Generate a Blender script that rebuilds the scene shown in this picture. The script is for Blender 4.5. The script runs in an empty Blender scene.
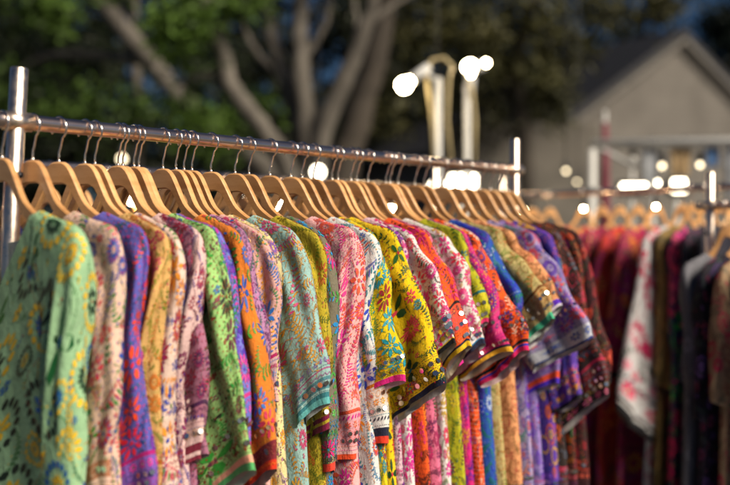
import bpy, math, random
import numpy as np
from mathutils import Vector, Matrix

R = math.radians
scene = bpy.context.scene
COL = scene.collection

# ------------------------------------------------------------------ camera
cam_data = bpy.data.cameras.new('camera')
cam = bpy.data.objects.new('camera', cam_data)
COL.objects.link(cam)
CAM_Z = 1.37
cam.location = (0, 0, CAM_Z)
cam.rotation_euler = (R(90 - 0.43), 0, 0)
cam_data.sensor_width = 36
cam_data.lens = 49.3
cam_data.clip_start = 0.05
cam_data.clip_end = 500
cam_data.dof.use_dof = True
cam_data.dof.focus_distance = 1.84
cam_data.dof.aperture_fstop = 1.75
scene.camera = cam

# ------------------------------------------------------------------ sky, sun, exposure
SUN_DIR = Vector((0.62, -0.54, 0.60)).normalized()          # towards the sun
elev = math.asin(SUN_DIR.z)
azim = math.atan2(SUN_DIR.x, SUN_DIR.y)
world = bpy.data.worlds.new('World')
scene.world = world
world.use_nodes = True
wn = world.node_tree.nodes
wl = world.node_tree.links
wn.clear()
wo = wn.new('ShaderNodeOutputWorld')
bg = wn.new('ShaderNodeBackground')
sky = wn.new('ShaderNodeTexSky')
sky.sky_type = 'NISHITA'
sky.sun_disc = False
sky.sun_elevation = elev
sky.sun_rotation = azim
sky.dust_density = 0.2
sky.ozone_density = 10.0
bg.inputs['Strength'].default_value = 0.021
wl.new(sky.outputs[0], bg.inputs['Color'])
wl.new(bg.outputs[0], wo.inputs['Surface'])

sun_data = bpy.data.lights.new('sun', 'SUN')
sun_data.energy = 5.0
sun_data.angle = R(30)
sun_data.color = (1.0, 0.88, 0.71)
sun = bpy.data.objects.new('sun', sun_data)
COL.objects.link(sun)
sun.rotation_euler = SUN_DIR.to_track_quat('Z', 'Y').to_euler()
sun.location = SUN_DIR * 20

scene.view_settings.view_transform = 'Standard'
scene.view_settings.look = 'None'
scene.view_settings.exposure = 0.32
scene.view_settings.gamma = 1.0
scene.view_settings.use_curve_mapping = False
scene.render.engine = 'CYCLES'
scene.cycles.use_denoising = True
scene.cycles.max_bounces = 6
scene.cycles.diffuse_bounces = 3
scene.cycles.glossy_bounces = 3
scene.cycles.transparent_max_bounces = 4
scene.cycles.sample_clamp_indirect = 6

# ------------------------------------------------------------------ materials
def mat(name, build):
    m = bpy.data.materials.new(name)
    m.use_nodes = True
    nt = m.node_tree
    b = nt.nodes['Principled BSDF']
    build(nt, b)
    return m

def node(nt, kind, **kw):
    n = nt.nodes.new(kind)
    for k, v in kw.items():
        if k.startswith('i_'):
            n.inputs[k[2:].replace('_', ' ')].default_value = v
        else:
            setattr(n, k, v)
    return n

def mix_rgb(nt, a, b, fac, blend='MIX'):
    n = nt.nodes.new('ShaderNodeMix')
    n.data_type = 'RGBA'
    n.blend_type = blend
    for sock, v in ((n.inputs[0], fac), (n.inputs[6], a), (n.inputs[7], b)):
        if hasattr(v, 'links') or isinstance(v, bpy.types.NodeSocket):
            nt.links.new(v, sock)
        else:
            sock.default_value = v if not isinstance(v, tuple) else (*v[:3], 1)
    return n.outputs[2]

def noise(nt, scale, detail=3, rough=0.55, coord='Object', stretch=None):
    tc = nt.nodes.new('ShaderNodeTexCoord')
    src = tc.outputs[coord]
    if stretch:
        mp = nt.nodes.new('ShaderNodeMapping')
        mp.inputs['Scale'].default_value = stretch
        nt.links.new(src, mp.inputs[0]); src = mp.outputs[0]
    n = nt.nodes.new('ShaderNodeTexNoise')
    n.inputs['Scale'].default_value = scale
    n.inputs['Detail'].default_value = detail
    n.inputs['Roughness'].default_value = rough
    nt.links.new(src, n.inputs['Vector'])
    return n.outputs['Fac']

def ramp(nt, src, stops):
    r = nt.nodes.new('ShaderNodeValToRGB')
    e = r.color_ramp.elements
    while len(e) < len(stops): e.new(0.5)
    for el, (p, c) in zip(e, stops):
        el.position = p; el.color = (*c, 1)
    nt.links.new(src, r.inputs[0])
    return r.outputs[0]

def bump(nt, b, src, strength, dist=0.002):
    n = nt.nodes.new('ShaderNodeBump')
    n.inputs['Strength'].default_value = strength
    n.inputs['Distance'].default_value = dist
    nt.links.new(src, n.inputs['Height'])
    nt.links.new(n.outputs[0], b.inputs['Normal'])

def simple(name, col, rough=0.6, metal=0.0, var=0.15, scale=8, coord='Object', coat=0.0):
    def f(nt, b):
        ns = noise(nt, scale, coord=coord)
        lo = tuple(c * (1 - var) for c in col); hi = tuple(min(1, c * (1 + var)) for c in col)
        nt.links.new(ramp(nt, ns, [(0.3, lo), (0.7, hi)]), b.inputs['Base Color'])
        b.inputs['Roughness'].default_value = rough
        b.inputs['Metallic'].default_value = metal
        b.inputs['Coat Weight'].default_value = coat
    return mat(name, f)

def f_cloth(nt, b):
    at = node(nt, 'ShaderNodeAttribute', attribute_name='dye')
    geo = nt.nodes.new('ShaderNodeNewGeometry')
    n1 = noise(nt, 14, 4)
    col = mix_rgb(nt, at.outputs['Color'], ramp(nt, n1, [(0.25, (0.80, 0.80, 0.80)), (0.75, (1.08, 1.08, 1.08))]), 1.0, 'MULTIPLY')
    n2 = noise(nt, 420, 2)
    col = mix_rgb(nt, col, ramp(nt, n2, [(0.3, (0.86, 0.86, 0.86)), (0.7, (1.06, 1.06, 1.06))]), 1.0, 'MULTIPLY')
    back = mix_rgb(nt, col, (0.72, 0.69, 0.66), 0.7)
    col = mix_rgb(nt, col, back, geo.outputs['Backfacing'])
    nt.links.new(col, b.inputs['Base Color'])
    b.inputs['Roughness'].default_value = 0.82
    b.inputs['Specular IOR Level'].default_value = 0.25
    b.inputs['Sheen Weight'].default_value = 0.12
    n3 = noise(nt, 34, 7, 0.64, stretch=(1, 1, 0.5))
    bump(nt, b, n3, 0.75, 0.012)
M_CLOTH = mat('printed_cotton', f_cloth)

def f_thread(nt, b):
    at = node(nt, 'ShaderNodeAttribute', attribute_name='dye')
    n1 = noise(nt, 300, 2)
    col = mix_rgb(nt, at.outputs['Color'], ramp(nt, n1, [(0.3, (0.78, 0.78, 0.78)), (0.7, (1.1, 1.1, 1.1))]), 1.0, 'MULTIPLY')
    nt.links.new(col, b.inputs['Base Color'])
    b.inputs['Roughness'].default_value = 0.55
    b.inputs['Specular IOR Level'].default_value = 0.4
    bump(nt, b, noise(nt, 700, 2), 0.5, 0.001)
M_THREAD = mat('embroidery_thread', f_thread)
M_MIRROR = simple('mirror_sequin', (0.90, 0.88, 0.85), 0.2, 1.0, 0.05)

def f_wood(nt, b):
    n = noise(nt, 30, 4, 0.6, stretch=(0.6, 3, 3))
    oi = nt.nodes.new('ShaderNodeObjectInfo')
    c = ramp(nt, n, [(0.25, (0.58, 0.285, 0.105)), (0.5, (0.75, 0.405, 0.165)), (0.75, (0.83, 0.49, 0.225))])
    c = mix_rgb(nt, c, ramp(nt, oi.outputs['Random'], [(0, (0.72, 0.68, 0.62)), (0.5, (0.95, 0.93, 0.9)), (1, (1.08, 1.1, 1.12))]), 1.0, 'MULTIPLY')
    nt.links.new(c, b.inputs['Base Color'])
    b.inputs['Roughness'].default_value = 0.42
    b.inputs['Coat Weight'].default_value = 0.35
    b.inputs['Coat Roughness'].default_value = 0.25
M_WOOD = mat('varnished_beech', f_wood)

def f_chrome(nt, b):
    n = noise(nt, 40, 4)
    nt.links.new(ramp(nt, n, [(0.3, (0.86, 0.69, 0.55)), (0.7, (0.94, 0.80, 0.68))]), b.inputs['Base Color'])  # tan put into the base colour for reflected warm market surroundings
    b.inputs['Metallic'].default_value = 1.0
    nt.links.new(ramp(nt, noise(nt, 90, 3), [(0.3, (0.27,) * 3), (0.7, (0.40,) * 3)]), b.inputs['Roughness'])
M_CHROME = mat('reflection_tinted_chrome', f_chrome)
def f_warm_rail(nt, b):
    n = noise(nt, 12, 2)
    nt.links.new(ramp(nt, n, [(0.3, (0.93, 0.68, 0.57)), (0.7, (0.95, 0.76, 0.67))]), b.inputs['Base Color'])  # rosy base colour stands in for a warm reflection from overhead
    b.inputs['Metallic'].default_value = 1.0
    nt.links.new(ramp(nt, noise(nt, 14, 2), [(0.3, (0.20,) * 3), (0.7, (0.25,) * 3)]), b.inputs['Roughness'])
M_WARM_RAIL = mat('rosy_reflection_steel', f_warm_rail)
M_WIRE = simple('hook_steel', (0.78, 0.75, 0.72), 0.2, 1.0, 0.08, 60)
M_DARK = simple('dark_bolt', (0.03, 0.03, 0.035), 0.4, 0.6)
M_WHITEPAINT = simple('white_paint', (0.55, 0.55, 0.54), 0.45, 0, 0.06)
M_CABLE = simple('yellow_cable', (0.62, 0.50, 0.26), 0.5)
M_BLACKPLASTIC = simple('black_plastic', (0.025, 0.025, 0.028), 0.5)

def emit(name, col, s):
    def f(nt, b):
        b.inputs['Base Color'].default_value = (*col, 1)
        b.inputs['Emission Color'].default_value = (*col, 1)
        b.inputs['Emission Strength'].default_value = s
    return mat(name, f)
M_BULB = emit('lit_warm_bulb', (1.0, 0.78, 0.45), 70)
M_LED = emit('lit_white_led', (1.0, 0.88, 0.66), 12)
M_DIMLED = emit('lit_soft_led', (1.0, 0.82, 0.52), 5)

def f_leaf(nt, b):
    at = node(nt, 'ShaderNodeAttribute', attribute_name='dye')
    nt.links.new(at.outputs['Color'], b.inputs['Base Color'])
    b.inputs['Roughness'].default_value = 0.55
    b.inputs['Specular IOR Level'].default_value = 0.2
M_LEAF = mat('leaf', f_leaf)
def f_bark(nt, b):
    n = noise(nt, 6, 5, 0.65, stretch=(1, 1, 0.35))
    nt.links.new(ramp(nt, n, [(0.3, (0.05, 0.044, 0.037)), (0.55, (0.13, 0.115, 0.097)), (0.8, (0.22, 0.198, 0.17))]), b.inputs['Base Color'])
    b.inputs['Roughness'].default_value = 0.9
    bump(nt, b, n, 0.8, 0.03)
M_BARK = mat('bark', f_bark)
def f_bark2(nt, b):
    n = noise(nt, 6, 5, 0.65, stretch=(1, 1, 0.35))
    nt.links.new(ramp(nt, n, [(0.3, (0.025, 0.02, 0.016)), (0.75, (0.07, 0.056, 0.042))]), b.inputs['Base Color'])
    b.inputs['Roughness'].default_value = 0.9
M_BARK_DARK = mat('dark_bark', f_bark2)
def f_ground(nt, b):
    n = noise(nt, 3, 6, 0.7)
    nt.links.new(ramp(nt, n, [(0.3, (0.028, 0.027, 0.026)), (0.7, (0.06, 0.056, 0.052))]), b.inputs['Base Color'])
    b.inputs['Roughness'].default_value = 0.9
    bump(nt, b, noise(nt, 120, 3), 0.5, 0.01)
M_GROUND = mat('asphalt', f_ground)
def f_plaster(nt, b):
    n = noise(nt, 1.3, 6, 0.65)
    w = node(nt, 'ShaderNodeTexWave', wave_type='BANDS', bands_direction='Z')
    tc = nt.nodes.new('ShaderNodeTexCoord')
    nt.links.new(tc.outputs['Object'], w.inputs['Vector'])
    w.inputs['Scale'].default_value = 1.6; w.inputs['Distortion'].default_value = 0.3
    c = ramp(nt, n, [(0.25, (0.095, 0.085, 0.075)), (0.75, (0.175, 0.16, 0.142))])
    c = mix_rgb(nt, c, ramp(nt, w.outputs['Fac'], [(0.0, (0.8, 0.8, 0.8)), (0.12, (1, 1, 1))]), 1.0, 'MULTIPLY')
    nt.links.new(c, b.inputs['Base Color'])
    b.inputs['Roughness'].default_value = 0.9
M_PLASTER = mat('weathered_boards', f_plaster)
M_TRIM = simple('faded_trim', (0.13, 0.12, 0.108), 0.8, 0, 0.2, 4)
M_ROOF = simple('dark_roof', (0.006, 0.007, 0.012), 0.7, 0, 0.3, 3)

# ------------------------------------------------------------------ object helpers
def link(o, parent=None):
    COL.objects.link(o)
    if parent is not None: o.parent = parent
    return o

def tag(o, label=None, cat=None, group=None, kind=None):
    if label: o['label'] = label
    if cat: o['category'] = cat
    if group: o['group'] = group
    if kind: o['kind'] = kind
    return o

def thing(name, label, cat, loc=(0, 0, 0), rz=0.0, group=None):
    o = bpy.data.objects.new(name, None)
    o.empty_display_size = 0.05
    o.location = loc; o.rotation_euler = (0, 0, rz)
    link(o)
    return tag(o, label, cat, group)

class MB:
    """collects polygons (vertices, faces, colour and material per face) for ONE mesh object"""
    def __init__(s):
        s.v = []; s.n = 0; s.f = []; s.c = []; s.m = []
    def add(s, verts, faces, col=None, m=0):
        s.v.append(np.asarray(verts, float).reshape(-1, 3))
        for f in faces: s.f.append([i + s.n for i in f])
        s.n += len(verts)
        if col is None: col = (0.5, 0.5, 0.5)
        if isinstance(col, tuple): s.c += [col] * len(faces)
        else: s.c += list(col)
        s.m += ([m] * len(faces)) if isinstance(m, int) else list(m)
    def mesh(s, name, mats, smooth=True):
        me = bpy.data.meshes.new(name)
        me.from_pydata(np.concatenate(s.v).tolist(), [], s.f)
        for m in (mats if isinstance(mats, (list, tuple)) else [mats]): me.materials.append(m)
        me.polygons.foreach_set('material_index', np.array(s.m, dtype=np.int32))
        me.polygons.foreach_set('use_smooth', np.full(len(s.f), bool(smooth)))
        lens = np.array([len(f) for f in s.f])
        cc = np.repeat(np.array([(*c[:3], 1.0) for c in s.c], dtype=np.float32), lens, axis=0)
        a = me.attributes.new('dye', 'FLOAT_COLOR', 'CORNER')
        a.data.foreach_set('color', cc.ravel())
        me.update()
        return me
    def build(s, name, mats, parent=None, smooth=True):
        return link(bpy.data.objects.new(name, s.mesh(name, mats, smooth)), parent)

def mb_box(mb, lo, hi, col=None, m=0, bev=0.0):
    x0, y0, z0 = lo; x1, y1, z1 = hi
    b = min(bev, (x1 - x0) / 3, (y1 - y0) / 3, (z1 - z0) / 3)
    if b <= 0:
        v = [(x, y, z) for z in (z0, z1) for y in (y0, y1) for x in (x0, x1)]
        mb.add(v, [(0, 2, 3, 1), (4, 5, 7, 6), (0, 1, 5, 4), (2, 6, 7, 3), (0, 4, 6, 2), (1, 3, 7, 5)], col, m)
        return
    rings = []
    for z, i in ((z0, b), (z0 + b, 0), (z1 - b, 0), (z1, b)):
        rings.append([(x0 + i + b, y0 + i, z), (x1 - i - b, y0 + i, z), (x1 - i, y0 + i + b, z), (x1 - i, y1 - i - b, z),
                      (x1 - i - b, y1 - i, z), (x0 + i + b, y1 - i, z), (x0 + i, y1 - i - b, z), (x0 + i, y0 + i + b, z)])
    v = [p for r in rings for p in r]
    f = [tuple(range(7, -1, -1)), tuple(range(24, 32))]
    for k in range(3):
        for j in range(8):
            f.append((k * 8 + j, k * 8 + (j + 1) % 8, k * 8 + 8 + (j + 1) % 8, k * 8 + 8 + j))
    mb.add(v, f, col, m)

def mb_tube(mb, pts, rad, n=10, col=None, m=0, cap=True):
    pts = [Vector(p) for p in pts]
    k = len(pts)
    rads = rad if isinstance(rad, (list, tuple)) else [rad] * k
    v = []; up = None
    for i, p in enumerate(pts):
        d = (pts[min(i + 1, k - 1)] - pts[max(i - 1, 0)]).normalized()
        if up is None:
            up = Vector((0, 0, 1)) if abs(d.z) < 0.9 else Vector((1, 0, 0))
        x = (up - d * up.dot(d)).normalized(); y = d.cross(x); up = x
        for j in range(n):
            a = 2 * math.pi * j / n
            v.append(p + (x * math.cos(a) + y * math.sin(a)) * rads[i])
    f = []
    for i in range(k - 1):
        for j in range(n):
            f.append((i * n + j, i * n + (j + 1) % n, (i + 1) * n + (j + 1) % n, (i + 1) * n + j))
    if cap:
        f.append(tuple(range(n - 1, -1, -1))); f.append(tuple(range((k - 1) * n, k * n)))
    mb.add([tuple(p) for p in v], f, col, m)

def mb_lathe(mb, prof, n=20, M=None, col=None, m=0):
    v = []
    for r, z in prof:
        for j in range(n):
            a = 2 * math.pi * j / n
            p = Vector((r * math.cos(a), r * math.sin(a), z))
            v.append(tuple(M @ p) if M else tuple(p))
    f = []
    for i in range(len(prof) - 1):
        for j in range(n):
            f.append((i * n + j, i * n + (j + 1) % n, (i + 1) * n + (j + 1) % n, (i + 1) * n + j))
    f.append(tuple(range(n - 1, -1, -1))); f.append(tuple(range((len(prof) - 1) * n, len(prof) * n)))
    mb.add(v, f, col, m)

def spline(pts, n=200):
    """smooth curve through (param, values...) rows, returns a sampler"""
    a = np.array(pts, float)
    x = a[:, 0]; y = a[:, 1:]
    m = np.gradient(y, x, axis=0)
    xs = np.linspace(x[0], x[-1], n)
    idx = np.clip(np.searchsorted(x, xs, side='right') - 1, 0, len(x) - 2)
    h = (x[idx + 1] - x[idx]); t = ((xs - x[idx]) / h)[:, None]; h = h[:, None]
    ys = ((2 * t**3 - 3 * t**2 + 1) * y[idx] + (t**3 - 2 * t**2 + t) * h * m[idx]
          + (-2 * t**3 + 3 * t**2) * y[idx + 1] + (t**3 - t**2) * h * m[idx + 1])
    return lambda q: [np.interp(q, xs, ys[:, k]) for k in range(ys.shape[1])]

def sstep(a, b, x):
    t = np.clip((x - a) / (b - a), 0, 1)
    return t * t * (3 - 2 * t)

# ------------------------------------------------------------------ the ground
g = MB()
N = 24; S = 150.0
gv = []; gf = []
for i in range(N + 1):
    for j in range(N + 1):
        gv.append(((i / N - 0.5) * 2 * S, (j / N - 0.5) * 2 * S + 60, 0))
for i in range(N):
    for j in range(N):
        a = i * (N + 1) + j
        gf.append((a, a + N + 1, a + N + 2, a + 1))
g.add(gv, gf)
tag(g.build('ground', M_GROUND), kind='structure')

# ------------------------------------------------------------------ hangers
RAIL_Z = 1.549
H_TOP = spline([(0, -0.060), (0.012, -0.0605), (0.026, -0.069), (0.042, -0.092), (0.060, -0.120), (0.085, -0.140), (0.12, -0.155), (0.15, -0.167), (0.186, -0.184)])
H_BOT = spline([(0, -0.096), (0.015, -0.0965), (0.028, -0.102), (0.044, -0.123), (0.062, -0.146), (0.087, -0.163), (0.12, -0.175), (0.15, -0.185), (0.186, -0.198)])
def h_top(u): return H_TOP(np.abs(u))[0]

def hanger_arm_mesh():
    mb = MB()
    us = np.concatenate([-np.array([0.186]), np.linspace(-0.184, 0.184, 61), np.array([0.186])])
    rings = []
    for u in us:
        zt = float(H_TOP(abs(u))[0]); zb = float(H_BOT(abs(u))[0])
        e = max(0.35, min(1, (0.1865 - abs(u)) / 0.004))
        zm = (zt + zb) / 2; hz = (zt - zb) / 2 * e
        hv = 0.0051 * (0.6 + 0.4 * e); c = 0.0022
        rings.append([(u, -hv + c, zm - hz), (u, hv - c, zm - hz), (u, hv, zm - hz + c), (u, hv, zm + hz - c),
                      (u, hv - c, zm + hz), (u, -hv + c, zm + hz), (u, -hv, zm + hz - c), (u, -hv, zm - hz + c)])
    v = [p for r in rings for p in r]; f = []
    for i in range(len(us) - 1):
        for j in range(8):
            f.append((i * 8 + j, i * 8 + 8 + j, i * 8 + 8 + (j + 1) % 8, i * 8 + (j + 1) % 8))
    f.append(tuple(range(8))); f.append(tuple(range((len(us) - 1) * 8 + 7, (len(us) - 1) * 8 - 1, -1)))
    mb.add(v, f)
    return mb.mesh('hanger_arm', M_WOOD, smooth=False)

def hook_mesh():
    mb = MB()
    Rr = 0.0185; cz = -0.0045
    pts = [(0, 0, -0.064), (0, 0, -0.050), (0.0005, 0, -0.044), (0.0035, 0, -0.038)]
    for k in range(17):
        a = R(-62 + k * 270 / 16)
        pts.append((0.0003 + Rr * math.cos(a), 0, cz + Rr * math.sin(a)))
    mb_tube(mb, pts, 0.00165, 8)
    mb_lathe(mb, [(0.0034, -0.061), (0.0034, -0.057), (0.002, -0.0555)], 10)
    return mb.mesh('hook', M_WIRE)

ARM_ME = hanger_arm_mesh(); ARM_ME.name = 'hanger_arm'
HOOK_ME = hook_mesh()
hanger_proto = thing('clothes_hanger', 'wooden clothes hanger', 'clothes hanger', group='wooden hangers on the rails')
pa = link(bpy.data.objects.new('arm', ARM_ME), hanger_proto)
ph = link(bpy.data.objects.new('hook', HOOK_ME), hanger_proto)
hanger_used = []
def place_hanger(loc, rz, label, group):
    if not hanger_used:
        o = hanger_proto
    else:
        o = hanger_proto.copy(); COL.objects.link(o)
        for ch in (pa, ph):
            c = ch.copy(); COL.objects.link(c); c.parent = o
    hanger_used.append(o)
    o.location = loc; o.rotation_euler = (0, 0, rz)
    o['label'] = label; o['group'] = group
    return o

# ------------------------------------------------------------------ embroidered tunics
def hexcol(h):
    h = h.lstrip('#')
    out = []
    rgb = [int(h[i:i + 2], 16) / 255 for i in (0, 2, 4)]
    mean = sum(rgb) / 3
    for c in rgb:
        c = min(1, max(0, mean + (c - mean) * 1.16)) * .97
        out.append(c / 12.92 if c <= 0.04045 else ((c + 0.055) / 1.055) ** 2.4)
    return tuple(out)

class Stitches:
    """stitches in a flat metric sheet (x round the cloth, y down it)"""
    def __init__(s): s.a = []; s.c = []; s.mir = []
    def st(s, x0, y0, x1, y1, w, c):
        s.a.append((x0, y0, x1, y1, w)); s.c.append(c)
    def mirror(s, x, y, r): s.mir.append((x, y, r))

def daisy(S, x, y, r, c, c2, rng, n=None, fat=0.62):
    n = n or rng.choice([7, 8, 9, 10, 12, 14]); a0 = rng.random() * 6.28
    r0 = r * rng.uniform(0.16, 0.32)
    if n >= 9 and r > .012:
        for k in range(n):
            a = a0 + (k + .5) * 2 * math.pi / n
            S.st(x + r * .5 * math.cos(a), y + r * .5 * math.sin(a), x + r * .82 * math.cos(a), y + r * .82 * math.sin(a), r * .09, c2)
    w = 2 * math.pi * (r * 0.62) / n * fat
    for k in range(n):
        a = a0 + k * 2 * math.pi / n; q = r * rng.uniform(0.88, 1.08)
        S.st(x + r0 * math.cos(a), y + r0 * math.sin(a), x + q * math.cos(a), y + q * math.sin(a), w, c)
    for k in range(3):
        a = a0 + k * 2.09
        S.st(x - r0 * .55 * math.cos(a), y - r0 * .55 * math.sin(a), x + r0 * .55 * math.cos(a), y + r0 * .55 * math.sin(a), r0 * .6, c2)

def mandala(S, x, y, r, c, c2, c3, rng):
    n = rng.choice([14, 16, 18]); w = 2 * math.pi * r * 0.8 / n * 0.82
    for k in range(n):
        a = k * 2 * math.pi / n
        S.st(x + .66 * r * math.cos(a), y + .66 * r * math.sin(a), x + r * math.cos(a), y + r * math.sin(a), w, c)
    daisy(S, x, y, r * 0.52, c2, c3, rng, fat=0.75)

def sprig(S, x, y, r, c, c2, rng, pairs=4):
    a = rng.random() * 6.28; dx, dy = math.cos(a), math.sin(a); px, py = -dy, dx
    bend = rng.uniform(-.35, .35)
    P = lambda t: (x + dx * r * t + px * bend * r * t * t, y + dy * r * t + py * bend * r * t * t)
    k = 4
    for i in range(k):
        p = P(-1 + 2 * i / k); q = P(-1 + 2 * (i + 1) / k)
        S.st(*p, *q, 0.0012, c)
    for i in range(pairs):
        p = P(-.8 + 1.7 * i / pairs)
        L = r * 0.52 * (1 - .1 * i)
        for sgn in (-1, 1):
            S.st(p[0], p[1], p[0] + (dx * .6 + px * sgn * .8) * L, p[1] + (dy * .6 + py * sgn * .8) * L, L * .36, c if rng.random() < .75 else c2)
    q = P(1)
    S.st(*q, q[0] + dx * r * .35, q[1] + dy * r * .35, r * .2, c2)

def feather(S, x, y, r, c, c2, rng):
    a = rng.random() * 6.28; dx, dy = math.cos(a), math.sin(a); px, py = -dy, dx
    n = 9
    for i in range(n):
        t = -1 + 2 * i / (n - 1)
        cx = x + dx * r * t + px * r * .35 * (1 - t * t); cy = y + dy * r * t + py * r * .35 * (1 - t * t)
        L = r * .75 * (1 - .55 * abs(t))
        S.st(cx, cy, cx + (px + dx * .4) * L, cy + (py + dy * .4) * L, r * .15, c if i % 2 else c2)
        S.st(cx, cy, cx + (-px + dx * .4) * L * .5, cy + (-py + dy * .4) * L * .5, r * .13, c)

def cross_leaf(S, x, y, r, c, c2, rng):
    a0 = rng.random() * 1.57
    for k in range(4):
        a = a0 + k * 1.5708
        S.st(x + .12 * r * math.cos(a), y + .12 * r * math.sin(a), x + r * math.cos(a), y + r * math.sin(a), r * .46, c)
    S.st(x - .2 * r, y, x + .2 * r, y, r * .3, c2)

def spiral(S, x, y, r, c, c2, rng):
    a0 = rng.random() * 6.28; p = None
    for k in range(13):
        t = k / 12; a = a0 + t * 8.5; q = (x + r * (.15 + .85 * t) * math.cos(a), y + r * (.15 + .85 * t) * math.sin(a))
        if p: S.st(*p, *q, 0.0024, c)
        if k % 2 == 0 and k > 4: S.st(*q, q[0] + r * .35 * math.cos(a + .6), q[1] + r * .35 * math.sin(a + .6), r * .14, c2)
        p = q

def spray(S, x, y, r, c, c2, rng):
    a = rng.random() * 6.28; dx, dy = math.cos(a), math.sin(a); px, py = -dy, dx
    bend = rng.uniform(-.9, .9); n = 8
    P = lambda t: (x + dx * r * 1.35 * t + px * bend * r * (t * t - .4), y + dy * r * 1.35 * t + py * bend * r * (t * t - .4))
    for i in range(n):
        p = P(-1 + 2 * i / n); q = P(-1 + 2 * (i + 1) / n)
        S.st(*p, *q, .0013, c)
        ex, ey = q[0] - p[0], q[1] - p[1]; l = math.hypot(ex, ey) + 1e-9; ex /= l; ey /= l
        L = r * .42 * (1 - .5 * abs(-1 + 2 * i / n))
        for sg in (-1, 1):
            S.st(q[0], q[1], q[0] + (ex * .55 - ey * sg * .83) * L, q[1] + (ey * .55 + ex * sg * .83) * L, L * .42, c)
            if i % 2 == 0: S.st(q[0] + (ex * .3 - ey * sg * .95) * L * 1.15, q[1] + (ey * .3 + ex * sg * .95) * L * 1.15, q[0] + (ex * .3 - ey * sg * .95) * L * 1.5, q[1] + (ey * .3 + ex * sg * .95) * L * 1.5, L * .3, c2)

def dots(S, x, y, r, c, c2, rng):
    for k in range(rng.choice([3, 4, 5])):
        a = rng.random() * 6.28; q = rng.random() * r
        l = rng.uniform(.0018, .0035); b = rng.random() * 3.14
        X = x + q * math.cos(a); Y = y + q * math.sin(a)
        S.st(X - l * math.cos(b), Y - l * math.sin(b), X + l * math.cos(b), Y + l * math.sin(b), l * .95, c if k % 2 else c2)

def decorate(S, W, y0, y1, d, rng, dens=1.0):
    """fill a sheet W wide from y0 to y1 with motifs of design d"""
    placed = []; pack = d.get('pack', .79)
    fl = d['fl']; lf = d['lf']
    big = d.get('big', 0.021)
    kinds = d.get('kinds', 'ddsfm') + 'v'
    big *= d.get('scl') or rng.uniform(1.0, 1.38)
    cand = int(1500 * W * (y1 - y0) / 0.1 * dens)
    for it in range(cand):
        stage = it / cand
        if stage < .2: r = big * rng.uniform(.8, 1.15)
        elif stage < .5: r = big * rng.uniform(.45, .7)
        else: r = big * rng.uniform(.16, .36)
        x = rng.random() * W; y = rng.uniform(y0 + r * .7, y1 - r * .7)
        ok = True
        for (X, Y, Q) in placed:
            dx = abs(x - X); dx = min(dx, W - dx)
            if dx * dx + (y - Y) ** 2 < ((r + Q) * pack) ** 2: ok = False; break
        if not ok: continue
        placed.append((x, y, r))
        c = rng.choice(fl); c2 = rng.choice(fl); g1 = rng.choice(lf); g2 = rng.choice(lf + fl)
        if r > big * .45:
            k = rng.choice(kinds)
            if k == 'd': daisy(S, x, y, r, c, c2, rng)
            elif k == 'm': mandala(S, x, y, r, c, c2, g1, rng)
            elif k == 's': sprig(S, x, y, r, g1, g2, rng)
            elif k == 'f': feather(S, x, y, r, c, g1, rng)
            elif k == 'c': cross_leaf(S, x, y, r, g1, c, rng)
            elif k == 'v': spray(S, x, y, r, g1, rng.choice(fl), rng)
            elif k == 'p': spiral(S, x, y, r, c, g1, rng)
        else:
            q = rng.random()
            if q < .4: sprig(S, x, y, r * .95, g1, c, rng, 2)
            elif q < .7: daisy(S, x, y, r * .8, c, c2, rng, n=rng.choice([5, 6]), fat=.8)
            else: dots(S, x, y, r, g1, c, rng)
    style = d.get('ground', rng.choice([0, 0, 1, 2, 3]))
    if style == 1:
        stp = rng.uniform(.016, .022); c = rng.choice(lf)
        for i in range(int(W / stp)):
            for j in range(int((y1 - y0) / stp)):
                x = i * stp; y = y0 + j * stp
                S.st(x, y, x + stp * .4, y + stp * .4, .0013, c); S.st(x + stp * .5, y + stp * .5, x + stp * .9, y + stp * .9, .0013, c)
                S.st(x + stp, y, x + stp * .6, y + stp * .4, .0013, c); S.st(x + stp * .5, y + stp * .5, x + stp * .1, y + stp * .9, .0013, c)
    elif style == 2:
        stp = rng.uniform(.009, .013); c = rng.choice(fl)
        for i in range(int(W / stp)):
            for j in range(int((y1 - y0) / stp)):
                x = (i + .5 * (j % 2)) * stp; y = y0 + j * stp
                S.st(x, y - .0017, x, y + .0017, .0026, c)
    elif style == 3:
        stp = rng.uniform(.045, .07); c = rng.choice(fl); c2 = rng.choice(lf); y = y0 + stp
        while y < y1:
            n = int(W / .008)
            for i in range(n):
                f = lambda q: y + .007 * math.sin(q * 6.2832 * 14)
                S.st(i / n * W, f(i / n), (i + .8) / n * W, f((i + .8) / n), .0019, c)
                if i % 2: S.st((i + .4) / n * W, f(i / n) + .004, (i + .4) / n * W + .003, f(i / n) + .009, .003, c2)
            y += stp
    # a wandering vine of running stitches
    for k in range(int(3 * W / .3 * dens) + 1):
        x = rng.random() * W; ph = rng.random() * 6.28; A = rng.uniform(.01, .025); y = y0; p = None; c = rng.choice(lf)
        while y < y1:
            q = (x + A * math.sin(y * 38 + ph), y)
            if p and rng.random() < .85: S.st(*p, *q, .0013, c)
            p = q; y += .006

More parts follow.
